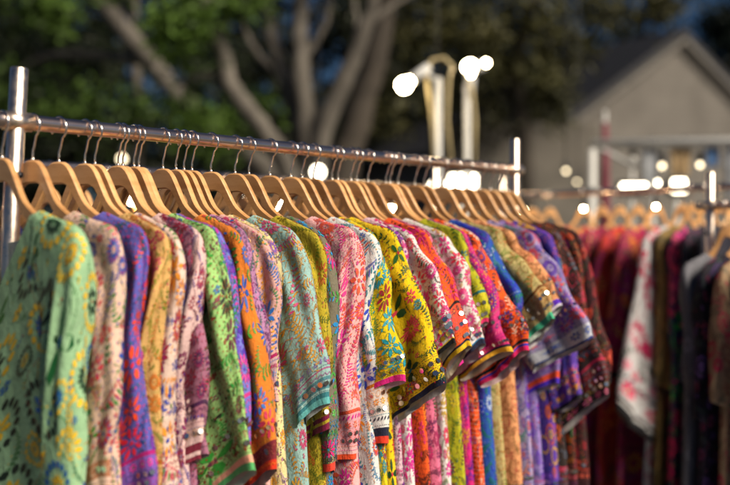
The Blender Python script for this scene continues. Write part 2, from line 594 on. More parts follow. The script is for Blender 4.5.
def border(S, W, L, rows, rng):
    """rows: (kind, distance above the hem, colour, size)"""
    for kind, dd, c, sz in rows:
        y = L - dd
        if kind == 'run':
            n = int(W / .0065)
            for i in range(n): S.st(W * (i + .1) / n, y, W * (i + .75) / n, y, .0016, c)
        elif kind == 'zig':
            n = int(W / (sz * 1.0)); n += n % 2
            for i in range(n):
                a, b = (1, -1) if i % 2 else (-1, 1)
                S.st(W * i / n, y + a * sz * .5, W * (i + 1) / n, y + b * sz * .5, .0018, c)
        elif kind == 'mir':
            n = max(3, int(W / (sz * 3.1)))
            for i in range(n):
                x = W * (i + .5) / n + rng.uniform(-1, 1) * sz * .15
                if rng.random() < .85: S.mirror(x, y, sz * .85)
                for k in range(9):
                    a = k * .698
                    S.st(x + sz * 1.0 * math.cos(a), y + sz * 1.0 * math.sin(a), x + sz * 1.35 * math.cos(a), y + sz * 1.35 * math.sin(a), sz * .55, c)
        elif kind == 'flo':
            n = max(3, int(W / (sz * 2.5)))
            for i in range(n): daisy(S, W * (i + .5) / n, y, sz, c if i % 2 else tuple(min(1, q * 1.6 + .03) for q in c), (.7, .6, .1), rng, n=7)
        elif kind == 'leaf':
            n = max(4, int(W / (sz * 1.1)))
            for i in range(n):
                x = W * i / n
                S.st(x, y + sz * .5, x + sz * .7, y - sz * .5, sz * .42, c)
        elif kind == 'grid':
            n = max(3, int(W / sz))
            for i in range(n):
                for k in range(4): S.st(W * i / n, y - sz * .5 + sz * .25 * k, W * i / n, y - sz * .5 + sz * .25 * (k + .8), .0015, c)
                S.mirror(W * (i + .5) / n, y, sz * .28)
                for k in range(8):
                    a = k * .785
                    S.st(W * (i + .5) / n + sz * .28 * math.cos(a), y + sz * .28 * math.sin(a), W * (i + .5) / n + sz * .38 * math.cos(a), y + sz * .38 * math.sin(a), sz * .2, c)

def emb_to_mesh(mb, S, fn, W, y0, L, lift=0.0011, ylim=None):
    """lay the stitches of a sheet on the surface fn(a, b); y runs y0..L for b 0..1"""
    def place(x, y, off):
        a = x / W; b = np.clip((y - y0) / (L - y0), 0.0, 1.0)
        e = 1e-3
        p = fn(a, b); pa = fn(a + e, b); pb = fn(a, np.minimum(b + e, 1.0)) - fn(a, np.minimum(b + e, 1.0) - e)
        nrm = np.cross(pb, pa - p)
        nrm /= (np.linalg.norm(nrm, axis=-1, keepdims=True) + 1e-12)
        return p + nrm * off, nrm
    if S.a:
        A = np.array(S.a); C = np.array([c[:3] for c in S.c])
        keep = (A[:, 1] > y0) & (A[:, 3] > y0) & (A[:, 1] < L) & (A[:, 3] < L)
        A = A[keep]; C = C[keep]
        d = A[:, 2:4] - A[:, 0:2]; ln = np.linalg.norm(d, axis=1, keepdims=True) + 1e-9
        pr = np.stack([-d[:, 1], d[:, 0]], 1) / ln * A[:, 4:5] * .5
        p0 = A[:, 0:2]; p1 = A[:, 2:4]
        P = np.stack([p0, p0 + d * .3 - pr * .9, p0 + d * .7 - pr * .9, p1, p0 + d * .7 + pr * .9, p0 + d * .3 + pr * .9], 1)
        q, _ = place(P[..., 0], P[..., 1], lift)
        n = len(A)
        idx = np.arange(n * 6).reshape(n, 6)[:, ::-1]
        mb.add(q.reshape(-1, 3), idx.tolist(), [tuple(c) for c in C], 1)
    if S.mir:
        for (x, y, r) in S.mir:
            if not (y0 + r < y < L - r): continue
            p, nr = place(np.array([x]), np.array([y]), lift + .0006)
            p = p[0]; nr = nr[0]
            rr = random.Random(int(x * 1e5 + y * 1e6))
            nr = nr + np.array([rr.uniform(-.3, .3), rr.uniform(-.3, .3), rr.uniform(-.3, .3)]); nr /= np.linalg.norm(nr)
            t = np.cross(nr, [0, 0, 1.0]); t /= np.linalg.norm(t) + 1e-9; s = np.cross(nr, t)
            v = [p + (t * math.cos(k * .6283) + s * math.sin(k * .6283)) * r + nr * .0012 for k in range(10)]
            mb.add(v, [tuple(range(10))], (.8, .8, .8), 2)

def sheet(mb, fn, avals, bvals, colfn):
    na, nb = len(avals), len(bvals)
    Ag, Bg = np.meshgrid(avals, bvals)
    P = fn(Ag, Bg).reshape(-1, 3)
    f = []; c = []
    for j in range(nb - 1):
        for i in range(na):
            k = (i + 1) % na
            f.append((j * na + i, (j + 1) * na + i, (j + 1) * na + k, j * na + k))
        c += [colfn((bvals[j] + bvals[j + 1]) / 2)] * na
    mb.add(P, f, c, 0)

def folds(rng, n, k0, k1):
    return [(rng.uniform(k0, k1), rng.uniform(-2.5, 2.5), rng.random() * 6.28, rng.uniform(.5, 1)) for _ in range(n)]

def spow(x, p): return np.sign(x) * np.abs(x) ** p

NECK = 0.102
def make_tunic(d, name, label, group, seed, T=0.018, quality=1.0, dens=1.0, dv=0.0):
    """d: base, fl, lf, bands, rows, uo, zo, ... ; returns the Empty (local x out along the shoulder, y along the rail)"""
    rng = random.Random(seed)
    root = thing(name, label, d.get('cat', 'tunic'), group=group)
    base = d['base']
    uo, zo = d.get('uo', .285), d.get('zo', -.46)
    mats = [M_CLOTH, M_THREAD, M_MIRROR]
    rows = list(d['rows']); bands = list(d['bands'])
    if seed < 300 and len(rows) < 3:
        c1 = rng.choice(d['fl']); c2 = rng.choice(d['lf']); c3 = rng.choice(d['fl']); top = max([y for _, y, _, _ in rows] + [.01])
        y = top + .012
        for kind, step in rng.sample([('zig', .011), ('mir', .014), ('run', .008), ('flo', .018), ('leaf', .012), ('mir', .014)], 4):
            rows.append((kind, y + step / 2, rng.choice([c1, c2, c3]), {'zig': .008, 'mir': .005, 'run': 0, 'flo': .008, 'leaf': .009}[kind])); y += step
        rows += [('run', top + .008, c2, 0), ('run', y + .004, c1, 0)]
        if rng.random() < .6:
            k_ = rng.uniform(.55, .8); bands.append((y + .001, y + .008, tuple(q * k_ for q in c1)))
            bands.append((top + .009, y + .001, tuple(base_q * .82 + .18 * q for base_q, q in zip(d['base'], c3))))
    d = dict(d, rows=rows, bands=bands)
    # ---- sleeves
    for side in (1, -1):
        u1, z1 = (uo, zo) if side == 1 else (min(uo, .27), -.5)
        steep = np.clip((.30 - u1) / .1, 0, 1)
        hw_ = d.get('hw', .155)
        hw_ *= rng.uniform(.92, 1.12); tl = R(rng.uniform(-5, 5)) + R(d['tilt'] if 'tilt' in d and side == 1 else 33 - 20 * steep)
        iu, iz = u1 - hw_ * math.cos(tl), z1 - hw_ * math.sin(tl)
        su = max(.206, .205 + .02 * (u1 - .28) / .1)
        z_sh = -.180 + rng.uniform(-.004, .007); su += rng.uniform(0, .012)
        Oc = spline([(0, .112, -.143), (.10, .146, -.154), (.19, su - .016, z_sh + .006), (.28, su + .004, z_sh - .024), (.48, su + (u1 - su) * .42, z_sh + (z1 - z_sh) * .34),
                     (.72, su + (u1 - su) * .76, z_sh + (z1 - z_sh) * .66), (1, u1, z1)])
        Ic = spline([(0, .085, -.28), (.3, .12, -.36), (.65, .5 * (.12 + iu) + .004, .45 * -.36 + .55 * iz), (1, iu, iz)])
        Ls = math.hypot(u1 - .12, z1 + .14) * 1.08
        fo = folds(rng, 4, .5, 1.6); wr = folds(rng, 6, 2.2, 5.5)
        lag = rng.uniform(.001, .007); open_ = rng.uniform(.85, 1.2)
        tw = rng.uniform(-.013, .013)
        Tl = T
        def fn(a, b, Oc=Oc, Ic=Ic, side=side, fo=fo, wr=wr, lag=lag, open_=open_, tw=tw, Tl=Tl):
            a = np.asarray(a, float); b = np.asarray(b, float)
            ang = 2 * np.pi * a * side
            x = spow(np.cos(ang), .85); y = spow(np.sin(ang), .75)
            ou, oz = Oc(b); iu_, iz_ = Ic(b)
            mu = (ou + iu_) / 2; mz = (oz + iz_) / 2; hu = (ou - iu_) / 2; hz = (oz - iz_) / 2
            puff = (.012 + (Tl * open_ - .012) * sstep(0, .5, b)) * (1 - .38 * sstep(.7, 1, b))
            wv = 0
            for (k, s, p, w) in wr: wv = wv + w * np.sin(k * x * 2.2 + s * b * 3.2 + y * 1.3 + p + 1.2 * np.sin(b * 7 + p))
            wv = wv * .0027 * sstep(0.05, .35, b) + .0035 * np.sin(9 * b + 3.2 * x + fo[2][2]) * sstep(.15, .5, b) * (1 - sstep(.85, 1, b))
            v = puff * y * (1 + .12 * np.sin(5 * b + fo[0][2])) + wv * y
            fv = 0
            for (k, s, p, w) in fo: fv = fv + w * np.sin(k * x * 2.4 + s * b * 1.6 + p)
            v = v + fv * .0052 * sstep(.1, .8, b) + tw * b + dv * sstep(.05, .55, b)
            ax = -hz; az = hu
            nn = np.sqrt(hu * hu + hz * hz) + 1e-9
            dn = lag * y * b ** 4 + .004 * np.sin(3.0 * x + fo[1][2]) * b ** 6
            # the hem hangs a little lower on the far face; "down the sleeve" is (hz,-hu) turned outwards
            dirs = 1.0
            du, dz = -hz / nn * -1, -hu / nn
            uu = mu + hu * x + du * dn * .6 + wv * x * .8
            edge = (.0055 * np.sin(8.5 * b + fo[3][2]) + .0035 * np.sin(17 * b + fo[0][2] + x)) * sstep(.22, .5, b) * (1 - .6 * sstep(.9, 1, b))
            uu = uu + edge * np.clip(x, -.3, 1)
            zz = mz + hz * x + dz * dn + edge * .3
            return np.stack([side * uu, v, zz], -1)
        q = quality if side == 1 else .5
        na = int(52 * q) + 8
        hz0 = max([bb[1] for bb in d['bands']] + [.0])
        nfine = int(hz0 / .0035) + 2
        bv = np.concatenate([np.linspace(0, 1 - hz0 / Ls, int(34 * q) + 6)[:-1], np.linspace(1 - hz0 / Ls, 1, nfine)]) if hz0 > 0 else np.linspace(0, 1, int(40 * q) + 6)
        def cf(b, Ls=Ls):
            dd = (1 - b) * Ls
            for (a0, a1, c) in d['bands']:
                if a0 <= dd < a1: return c
            return base
        mb = MB()
        sheet(mb, fn, np.arange(na) / na, bv, cf)
        W = .34
        S_ = Stitches()
        decorate(S_, W, .0, Ls - hz0, d, rng, dens * (1.0 if side == 1 else .4))
        border(S_, W, Ls, d['rows'], rng)
        emb_to_mesh(mb, S_, fn, W, 0, Ls)
        mb.build('sleeve', mats, root)
    # ---- body
    Lb = d.get('lb', .86); hwb = d.get('wb', 1.0)
    fo = folds(rng, 4, 2.0, 6.0); wr = folds(rng, 6, 6, 14)
    vee = rng.uniform(.13, .17)
    def bn(a, b):
        a = np.asarray(a, float); b = np.asarray(b, float)
        ang = 2 * np.pi * a
        x = spow(np.cos(ang), .8); y = spow(np.sin(ang), .6)
        hw = (.178 + .022 * sstep(.0, .3, b) + .03 * sstep(.3, 1, b) * hwb)
        u = hw * x
        ut = .178 * np.abs(x)
        zsh = h_top(ut) + .0075
        dep = np.where(y < 0, vee, .05)
        t_ = np.clip(ut / NECK, 0, 1)
        znk = h_top(np.full_like(ut, NECK)) + .0075 - dep * (1 - np.where(y < 0, t_, t_ ** 2))
        top = np.where(ut < NECK, znk, zsh)
        z = top * (1 - b) + (-Lb) * b
        z = z + .006 * np.sin(4 * x + fo[0][2]) * b ** 3
        ty = np.where(ut < NECK, 1.0, np.sqrt(np.clip(b / .014, 0, 1)))
        th = (.0112 + (T - .0112) * sstep(.03, .35, b)) * ty
        wv = 0
        for (k, s, p, w) in wr: wv = wv + w * np.sin(k * x + s * b * 4 + p + y)
        v = th * y + wv * .0024 * y * sstep(.05, .3, b)
        fv = 0
        for (k, s, p, w) in fo: fv = fv + w * np.sin(k * x + s * b * 1.5 + p)
        v = v + fv * .0042 * sstep(.1, .7, b) + dv * sstep(.05, .4, b)
        return np.stack([u, v, z], -1)
    na = int(70 * quality) + 10
    hzb = .07
    bv = np.concatenate([np.array([0, .004, .01, .018]), np.linspace(.03, 1 - hzb / Lb, int(46 * quality) + 8)[:-1], np.linspace(1 - hzb / Lb, 1, 16)])
    trim = d.get('trim', base)
    def cfb(b):
        if b < .012: return trim
        dd = (1 - b) * Lb * .8
        for (a0, a1, c) in d['bands']:
            if a0 <= dd < a1: return c
        return base
    mb = MB()
    sheet(mb, bn, np.arange(na) / na, bv, cfb)
    W = .86; L = Lb - .15
    S_ = Stitches()
    decorate(S_, W, .015, L - .08, d, rng, dens * .8)
    border(S_, W, L, d['rows'], rng)
    emb_to_mesh(mb, S_, bn, W, 0, L)
    mb.build('body', mats, root)
    return root

H = hexcol
BLK = H('14161f'); NAVY = H('1b2038'); WHT = (.74, .72, .69)
def D(base, fl, lf, bands=(), rows=(), **kw):
    d = dict(base=H(base), fl=[H(c) for c in fl.split()], lf=[H(c) for c in lf.split()],
             bands=[(a, b, H(c)) for a, b, c in bands], rows=[(k, y, H(c), s) for k, y, c, s in rows])
    d.update(kw)
    return d

# colour, flowers, leaves, hem bands, hem stitch rows; uo / zo = outer sleeve corner
TUNICS = [
 (2, 'pale sea green', 'with yellow ringed medallions, hung first on the rail', D('a5cba2', 'e8c23c 2f6aa8 e8c23c 1d3026 e8c23c', '2c7a34 9c3d28 1f5c33', [(0,.008,'3c6b4d')], [('run',.014,'e8c23c',0)], uo=.20, zo=-.62, big=.040, kinds='mmmmmc', pack=.98, scl=1.0, ground=0)),
 (33, 'cream pink', 'with green sprigs and a brown mirrored hem', D('efcdbb', 'c93346 b62a3e 3a58a8 d8495a', '2f7a32 3d8a3a', [(0,.010,'c98a66'),(.022,.05,'b98265')], [('mir',.036,'e9d9c4',.0055),('run',.054,'6c8a3c',0),('run',.016,'7b3a2a',0),('run',.060,'7b3a2a',0)], uo=.216, zo=-.555, big=.021, kinds='dscdf')),
 (59, 'violet blue', 'with red and magenta flowers on fine wool', D('6a66b8', 'd9344e c92f8e e2542c 7b2fa0 d9344e', '1f6b66 25407f', [(0,.012,'2c2f6e')], [('mir',.02,'2c2f6e',.006)], uo=.222, zo=-.60, big=.022, kinds='ddfd')),
 (85, 'ochre yellow', 'with olive vines and pink sprigs', D('d8b074', 'b5623e b03a5c c7772e', '8a8a2c 6b7a2a', [], [('run',.012,'8c2f4a',0)], uo=.212, zo=-.60, big=.016, kinds='sfsd')),
 (95, 'pale peach', 'with maroon flowers, orange feathers and blue sprigs', D('ecd2c4', 'a52a4c b8324e e59a3c 3b4ea0', '3b4ea0 5c8a4a', [], [('flo',.03,'b8324e',.009),('run',.012,'b8324e',0)], uo=.232, zo=-.60, big=.022, kinds='fdds')),
 (118, 'rose white', 'with maroon flowers and a gold sequin', D('e9c9c6', '8f2340 a33a55 7a2f58 4a3f8f', '4a3f8f 6b2a44', [(0,.008,'7d2b3f'),(.012,.026,'7d2b3f')], [('mir',.045,'c9a03c',.005)], uo=.225, zo=-.53, big=.018, kinds='dfds')),
 (123, 'dusky plum', 'with red stitched flowers, squeezed behind the rose white one', D('a8738a', '8f2340 c94a6a 5a2a5a', '3f4a2a 5a2a5a', [], [('run',.012,'3a1a2a',0)], uo=.235, zo=-.52, big=.016, kinds='dfs')),
 (134, 'light green', 'with black star flowers and a peach bordered hem', D('a6cf86', '2a2f22 8f3a2c 2f6a9a 6b3a4a', '2f8a3a 3f9a3f', [(0,.012,'5fae6e'),(.012,.026,'f0b49a')], [('mir',.045,'6b3a3a',.0055),('flo',.062,'8a5a4a',.008),('run',.03,'7a3a3a',0),('mir',.085,'8a4a5a',.005)], uo=.300, zo=-.545, big=.024, kinds='ddscs')),
 (139, 'cornflower violet', 'with magenta blossoms and green leaves', D('7b7fd0', 'd8349a e04f9f b03aa0 5a3fb0', '2f8a4a 2b6a6a', [(0,.010,'d8349a')], [('flo',.022,'d8349a',.008)], uo=.262, zo=-.52, big=.020, kinds='ddfd')),
 (163, 'burnt orange', 'with blue flowers and a maroon mirrored hem', D('dd8436', '2f5fae 3a6fb8 c93a5a e0b23a', '3f8a3a 4f9a3a', [(0,.018,'c93a1f'),(.018,.05,'7a2a35')], [('mir',.034,'a65a4a',.0068),('run',.055,'e0b23a',0),('zig',.01,'e87a2a',.006),('mir',.075,'7a2a35',.005)], uo=.288, zo=-.56, big=.021, kinds='dsds')),
 (176, 'mauve', 'with teal dots, nearly hidden between its neighbours', D('b98ab0', '8f2f6f c94a8a 2f7a8a', '3f6a5a 6b3a6a', [], [('run',.012,'5a2a5a',0)], uo=.235, zo=-.52, big=.016, kinds='dfs')),
 (184, 'peach lilac', 'with magenta shoulders and blue flower rings', D('dfb3ac', 'd12f7a 3f7ac0 e0a03c', '3f8a5a 3f6ab0', [], [('run',.012,'8f3a5a',0)], uo=.215, zo=-.46, big=.018, kinds='dfd')),
 (192, 'butter cream', 'with black leaf sprays and violet blossoms', D('ead9a4', '7b4aa8 b05aa8 d8a02c', '26261f 3a3a2a', [], [('run',.012,'26261f',0)], uo=.205, zo=-.46, big=.017, kinds='fsd')),
 (211, 'pale aqua', 'with pink flowers, gold vines and a mirrored aqua cuff', D('a3c6c2', 'c2527f b8476f d0a040 c2527f', 'c8963a b8862f', [(0,.012,'6fb9b9'),(.012,.022,'3f7f88'),(.03,.036,'5b8f98'),(.048,.052,'5b8f98'),(.066,.070,'a86a8f')], [('mir',.041,'7a6a8f',.0058),('zig',.058,'a8589a',.007),('run',.026,'2f4f6a',0),('run',.074,'3f6a7a',0),('flo',.083,'7a5aa0',.006)], uo=0.262, zo=-0.475, hw=0.152, tilt=34, big=.021, kinds='dsfd')),
 (235, 'olive yellow', 'with gold blossoms along the shoulder', D('b3a233', 'd0b040 b05a2a 7a6a1a', '5a6a1f 6b7a20', [(0,.014,'7a1f45'),(.02,.03,'7a1f45')], [('mir',.036,'c9a03c',.0055)], uo=.245, zo=-.53, big=.016, kinds='dsd')),
 (249, 'smoky grey', 'with blue blooms, green leaves and magenta dots', D('7a7464', '2f7fc0 3a8fc8 c92f7a 2f9ac0', '4f9a4a 2f7a6a', [(0,.014,'d84a3a')], [('mir',.022,'c9b070',.0055),('flo',.05,'c92f7a',.008)], uo=.235, zo=-.60, big=.021, kinds='ddsfd')),
 (270, 'baby pink', 'with magenta daisies and coral feather leaves', D('f0bdbd', 'd8369a d84a8f e8664a e8664a', 'e8664a c94a6a', [(0,.012,'e0552f')], [('run',.018,'d8369a',0)], uo=.218, zo=-.60, big=.020, kinds='ffdd')),
 (291, 'white cotton', 'with cobalt and orange flowers and teal sprigs', D('e6e6e4', '2f55b0 e8952c 3a4fb8 d8553a', '2f8a9a 3a7fa8', [(0,.014,'d8452f'),(.014,.030,'22253a')], [('run',.036,'22253a',0),('leaf',.05,'22253a',.009)], uo=.226, zo=-.58, big=.019, kinds='fdsd')),
 (302, 'bright yellow', 'with teal flowers and a magenta cuff', D('e3c71f', '1f8fa0 2f9ab0 a02a3a 1f8fa0 c02a4a', '4a8a2a 2f7a3a', [(0,.014,'d8318a')], [('mir',.027,'7a3a4a',.0048),('zig',.04,'3f8a9a',.007),('mir',.052,'c9b8a0',.0045),('run',.018,'3a3020',0),('run',.062,'3a3020',0),('run',.066,'3f8a5a',0)], uo=0.27, zo=-0.457, hw=0.156, tilt=31, big=.021, kinds='ddsd')),
 (314, 'golden yellow', 'with dark green leaf sprays and a navy edged mirror grid cuff', D('ecc91f', 'c8364a b8323f 2f8a9a d84a5a', '24502a 1f4424 2f5f2a', [(0,.014,'1b2038')], [('run',.018,'1b1b1b',0),('grid',.030,'2a2010',.019),('run',.041,'1b1b1b',0),('grid',.052,'2a2010',.019),('run',.064,'1b1b1b',0),('run',.069,'1b1b1b',0)], uo=0.334, zo=-0.46, hw=0.15, tilt=40, dt=.006, big=.023, kinds='vvcsd', ground=0)),
 (332, 'fuchsia white', 'with pink petals, tucked behind the golden yellow one', D('e6c3cf', 'd02f8f c42f7a 7a2f8f', '2f5f4a 2a2a2a', [(0,.012,'d02f8f')], [('run',.02,'2a2a2a',0)], uo=.225, zo=-.40, big=.018, kinds='ddf')),
 (338, 'pure white', 'with hot pink daisies and a black edged mirror cuff', D('eae6e2', 'd8359a d02f7f d8405a d8359a', '1f2a2a 2a4a3f', [(0,.013,'14161f'),(.013,.016,'e8c83a')], [('grid',.030,'b9a98a',.019),('grid',.050,'b9a98a',.019),('grid',.070,'b9a98a',.019)], uo=0.322, zo=-0.388, hw=0.145, tilt=47, big=.021, kinds='ddfdd')),
 (351, 'tangerine', 'with black leaves and magenta speckles', D('e8622a', 'c92f6f 2a1f1f e8a02f d83a7a', '201a1a 3a1f1f', [(0,.014,'e8c030'),(.014,.022,'1b2038')], [('mir',.032,'c9a080',.005),('run',.045,'201a1a',0)], uo=0.327, zo=-0.4, hw=0.135, tilt=43, big=.019, kinds='dsfd')),
 (357, 'rose pink', 'with plum speckled flowers, behind the tangerine one', D('d87a98', 'a02f5f c93a7a 6a2a5a', '5a2a4a 3f5a3a', [(0,.012,'d02f8f')], [('run',.02,'3a1a3a',0)], uo=.295, zo=-.44, big=.017, kinds='dfd')),
 (368, 'milky white', 'with pink stars, gold blossoms and a black cuff edge', D('e9e2df', 'd83f8a d8405a c8a84a d8359a', '8a8a4a 5a8a5a', [(0,.012,'1b2038'),(.012,.017,'3a7fa8')], [('mir',.028,'5a5a5a',.0048),('run',.04,'c8a84a',0),('mir',.05,'8a7a5a',.0045)], uo=0.316, zo=-0.402, hw=0.135, tilt=40, big=.020, kinds='ddsd')),
 (386, 'lime olive', 'with teal flowers and dark leaf sprays', D('b2b02a', '1f6f7a 2a7f8a e0c83a 6a1f3a', '2f4f1f 3f6a24', [(0,.012,'c8326a')], [('mir',.022,'5a4a2a',.005)], uo=0.29, zo=-0.36, hw=0.14, tilt=42, big=.020, kinds='dsds')),
 (390, 'hot magenta', 'with purple blossoms and a yellow cuff edge', D('cf2f7f', '6a2fa0 5a2f9a e0a02f 7a2fb0 e86a9a', '3f2f7a 5a2f8a', [(0,.013,'e8b23a'),(.013,.020,'1f1f3a')], [('mir',.03,'e0a02f',.0045),('run',.042,'4a1f5a',0)], uo=0.325, zo=-0.425, hw=0.14, tilt=33, big=.017, kinds='dddf')),
 (398, 'vivid orange', 'with white blossoms and a black and blue cuff', D('ea5f26', '2a1a1a f0d8c0 a02f3a 3a2f8a', '201818 5a2a1a', [(0,.012,'d02a6a'),(.012,.022,'3f3fb0'),(.024,.034,'14161f')], [('run',.04,'201818',0),('zig',.048,'201818',.007)], uo=0.338, zo=-0.428, hw=0.13, tilt=40, big=.018, kinds='dsfd')),
 (415, 'peacock blue', 'with green leaves and white star flowers', D('2f55a8', '2f3fc0 c8d8e8 4a2fa0 2f3fc0', '1f7a5a 2f8a5a', [(0,.012,'2f2fa0')], [('run',.018,'c8d8e8',0)], uo=0.3, zo=-0.37, hw=0.14, tilt=44, big=.017, kinds='dsd')),
 (424, 'sage beige', 'with tan scrolls and a mint green cuff', D('bfae7a', 'c87a3a b86a2f 8a5a2a', '7a8a3a 6a7a30', [(0,.020,'4fb08a')], [('run',.026,'8a5a2a',0)], uo=0.345, zo=-0.36, hw=0.135, tilt=47, big=.018, kinds='pspf')),
 (442, 'apricot', 'with fine brown paisley scrolls and a violet cuff', D('e2a578', 'a8562f b8663a c83a4a 8a4a2a', '8a5a2a 6a5a2a', [(0,.008,'c8c0d0'),(.008,.028,'5a2fb0')], [('run',.034,'8a3a2a',0)], uo=0.338, zo=-0.34, hw=0.13, tilt=50, big=.017, kinds='ppsf')),
 (455, 'lilac and silver', 'with a white medallion cuff and violet blooms', D('a79ac0', '7a4ac0 e08a3a c84a5a 6a4ab0', '3f8a7a 5a5a9a', [(0,.008,'2f3f7a'),(.008,.05,'c9ccd6')], [('flo',.03,'2f4f9a',.014),('run',.055,'3f8a7a',0)], uo=0.39, zo=-0.41, hw=0.17, tilt=34, big=.021, kinds='dmdf')),
 (467, 'lavender', 'with coral dots and violet petals', D('9d86c4', '6a3fb0 c8506a 8a5ac8', '4a4a8a 3f6a8a', [(0,.012,'4a2fb0'),(.012,.03,'d8553a')], [('run',.034,'3f2f7a',0)], uo=.27, zo=-.53, big=.018, kinds='dfd')),
 (480, 'deep purple', 'with yellow sunflowers and turquoise leaves', D('5a3f9a', 'e0b030 7a4ac0 d86a3a', '2fa0b0 3a4aa0', [(0,.01,'16161c')], [('flo',.03,'e0b030',.011)], uo=0.285, zo=-0.575, hw=0.17, tilt=40, big=.026, kinds='mdds')),
 (490, 'black and rust', 'with grey leaves, red flowers and a beaded cuff', D('2a1f1c', 'c8402a a8322f d8703a c83a5a', '6a7080 8a6a3a 5a6272', [(0,.016,'1c1418')], [('flo',.012,'d86a8a',.010),('mir',.03,'c8a04a',.006)], uo=0.335, zo=-0.57, hw=0.19, tilt=35, big=.022, kinds='sdpsd')),
 (500, 'dark brown', 'with orange scrolls and green spots', D('2a1a14', 'd8662a c84a2a b83a5a 8a2f7a', '2f8a4a a86a2a', [(0,.02,'16161a')], [('run',.03,'c8a04a',0)], uo=.31, zo=-.56, big=.021, kinds='pdpd')),
 (508, 'maroon black', 'with crimson dots, last before the end post', D('2c1218', 'a8263a 8a2030 c8503a', '3a4a2a 5a2a2a', [(0,.02,'16161a')], [('run',.03,'a8263a',0)], uo=.29, zo=-.55, big=.018, kinds='dsd')),
]

RX, RY = -0.545, 1.58
DX, DY = 0.634, 0.774           # along the front rail
PX, PY = 0.774, -0.634          # out from it, towards the viewer
RZ = math.atan2(PY, PX)
def on_rail(t, u=0.0, z=0.0): return Vector((RX + DX * t + PX * u, RY + DY * t + PY * u, RAIL_Z + z))
def t_of(px):
    s = (px - 365) / 1000
    return (.545 + 1.58 * s) / (.634 - .774 * s)

ts = np.array([t_of(e[0]) for e in TUNICS])
tr = ts.copy()
for it in range(200):
    for i in range(len(tr) - 1):
        g_ = tr[i + 1] - tr[i]
        if g_ < .035:
            m_ = (.035 - g_) / 2; tr[i] -= m_; tr[i + 1] += m_
    tr = tr * .97 + ts * .03
rg = random.Random(11)
for i, (px, cname, tail, d) in enumerate(TUNICS):
    yaw = R(3.0 * math.sin(i * .55) + rg.uniform(-3.5, 3.5))
    gap = (tr[min(i + 1, len(tr) - 1)] - tr[max(i - 1, 0)]) / (2 if 0 < i < len(tr) - 1 else 1)
    place_hanger(on_rail(ts[i]), RZ + yaw, 'wooden hanger carrying the %s tunic' % cname, 'wooden hangers on the front rail')
    o = make_tunic(d, 'embroidered_tunic', '%s embroidered tunic %s' % (cname, tail), 'embroidered tunics on the front rail', 100 + i,
                   T=float(np.clip(gap * .52, .014, .027)), dv=float(tr[i] - ts[i]) + d.get('dt', 0))
    o.location = on_rail(ts[i]); o.rotation_euler = (0, 0, RZ + yaw)

# ------------------------------------------------------------------ clothes racks
def make_rack(name, label, group, origin, dvec, t0, t1, lean=0.0, far_post=True, near_post=True, h=RAIL_Z, over=.085):
    root = thing(name, label, 'clothes rack', (origin[0], origin[1], 0), math.atan2(dvec[1], dvec[0]), group)
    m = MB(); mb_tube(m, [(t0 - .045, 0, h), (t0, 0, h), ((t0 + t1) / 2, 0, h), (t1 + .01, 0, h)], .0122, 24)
    m.build('rail', M_WARM_RAIL, root)
    for on, t, ln in ((near_post, t0, lean), (far_post, t1, 0.0)):
        if not on: continue
        m = MB()
        y = .003
        k = math.tan(ln)
        P = lambda z, t=t, k=k: (t + k * (z - h) * .634, y - k * (z - h) * .774, z)
        mb_tube(m, [P(.07), P(.6), P(1.2), P(h + over - .002), P(h + over)], [.0138, .0138, .0138, .0138, .0122], 24)
        pst = m.build('post', M_CHROME, root)
        m = MB()
        q = P(h)
        mb_tube(m, [(t - .024, 0, h), (t + .024, 0, h)], .0150, 18)
        m.build('clamp', M_CHROME, pst)
        m = MB(); q = P(h - .085)
        mb_tube(m, [(q[0], q[1] - .014, q[2]), (q[0], q[1] - .0205, q[2])], .0052, 12)
        m.build('bolt', M_DARK, pst)
        m = MB()
        mb_tube(m, [(t, -.27, .06), (t, 0, .065), (t, .27, .06)], .0135, 14)
        m.build('foot', M_CHROME, root)
    m = MB(); mb_tube(m, [(t0, .0, .16), (t1, .0, .16)], .0105, 14)
    m.build('lower_bar', M_CHROME, root)
    return root

make_rack('clothes_rack', 'chrome rack crowded with colourful embroidered tunics', 'chrome clothes racks', (RX, RY), (DX, DY), -.004, 1.515, lean=R(3.2))

# ------------------------------------------------------------------ the other racks
def dup(root, label=None):
    r = root.copy(); COL.objects.link(r)
    for ch in list(root.children):
        c = ch.copy(); COL.objects.link(c); c.parent = r
    if label: r['label'] = label
    return r

BACK = [
 ('cream', D('e6dcc8', 'c8a05a b86a5a 8a8a5a', '7a8a5a 8a6a3a', [(0,.012,'b86a4a')])),
 ('sand', D('cdb592', 'a8563f c88a3f', '6a6a3a', [(0,.012,'8a4a2a')])),
 ('blush', D('e3bfb0', 'c8405a d86a4a', '4a7a4a', [(0,.012,'c8405a')])),
 ('mustard', D('c79a3a', 'a83a2a 7a3a1f', '4a5a1f', [(0,.012,'7a2a2a')])),
 ('sky blue', D('9fbccb', 'c8506a 3f5a9a', '3f7a6a', [(0,.012,'3f5a9a')])),
 ('coral', D('d97a5a', '8a2f3a e8c06a', '4a5a2a', [(0,.012,'8a2f3a')])),
 ('leaf green', D('8fae6a', 'c8b03a 8a2f4a', '2f5a2a', [(0,.012,'c8b03a')])),
]
OX, OY = RX - .86 * PX, RY - .86 * PY
protos = []
for k, (cn, d) in enumerate(BACK):
    protos.append(make_tunic(d, 'embroidered_tunic', cn, 'tunics on the rear rail', 400 + k, T=.026, quality=.45, dens=.3))
rg = random.Random(5)
used = [0] * len(BACK)
t = -.62; prev = -1
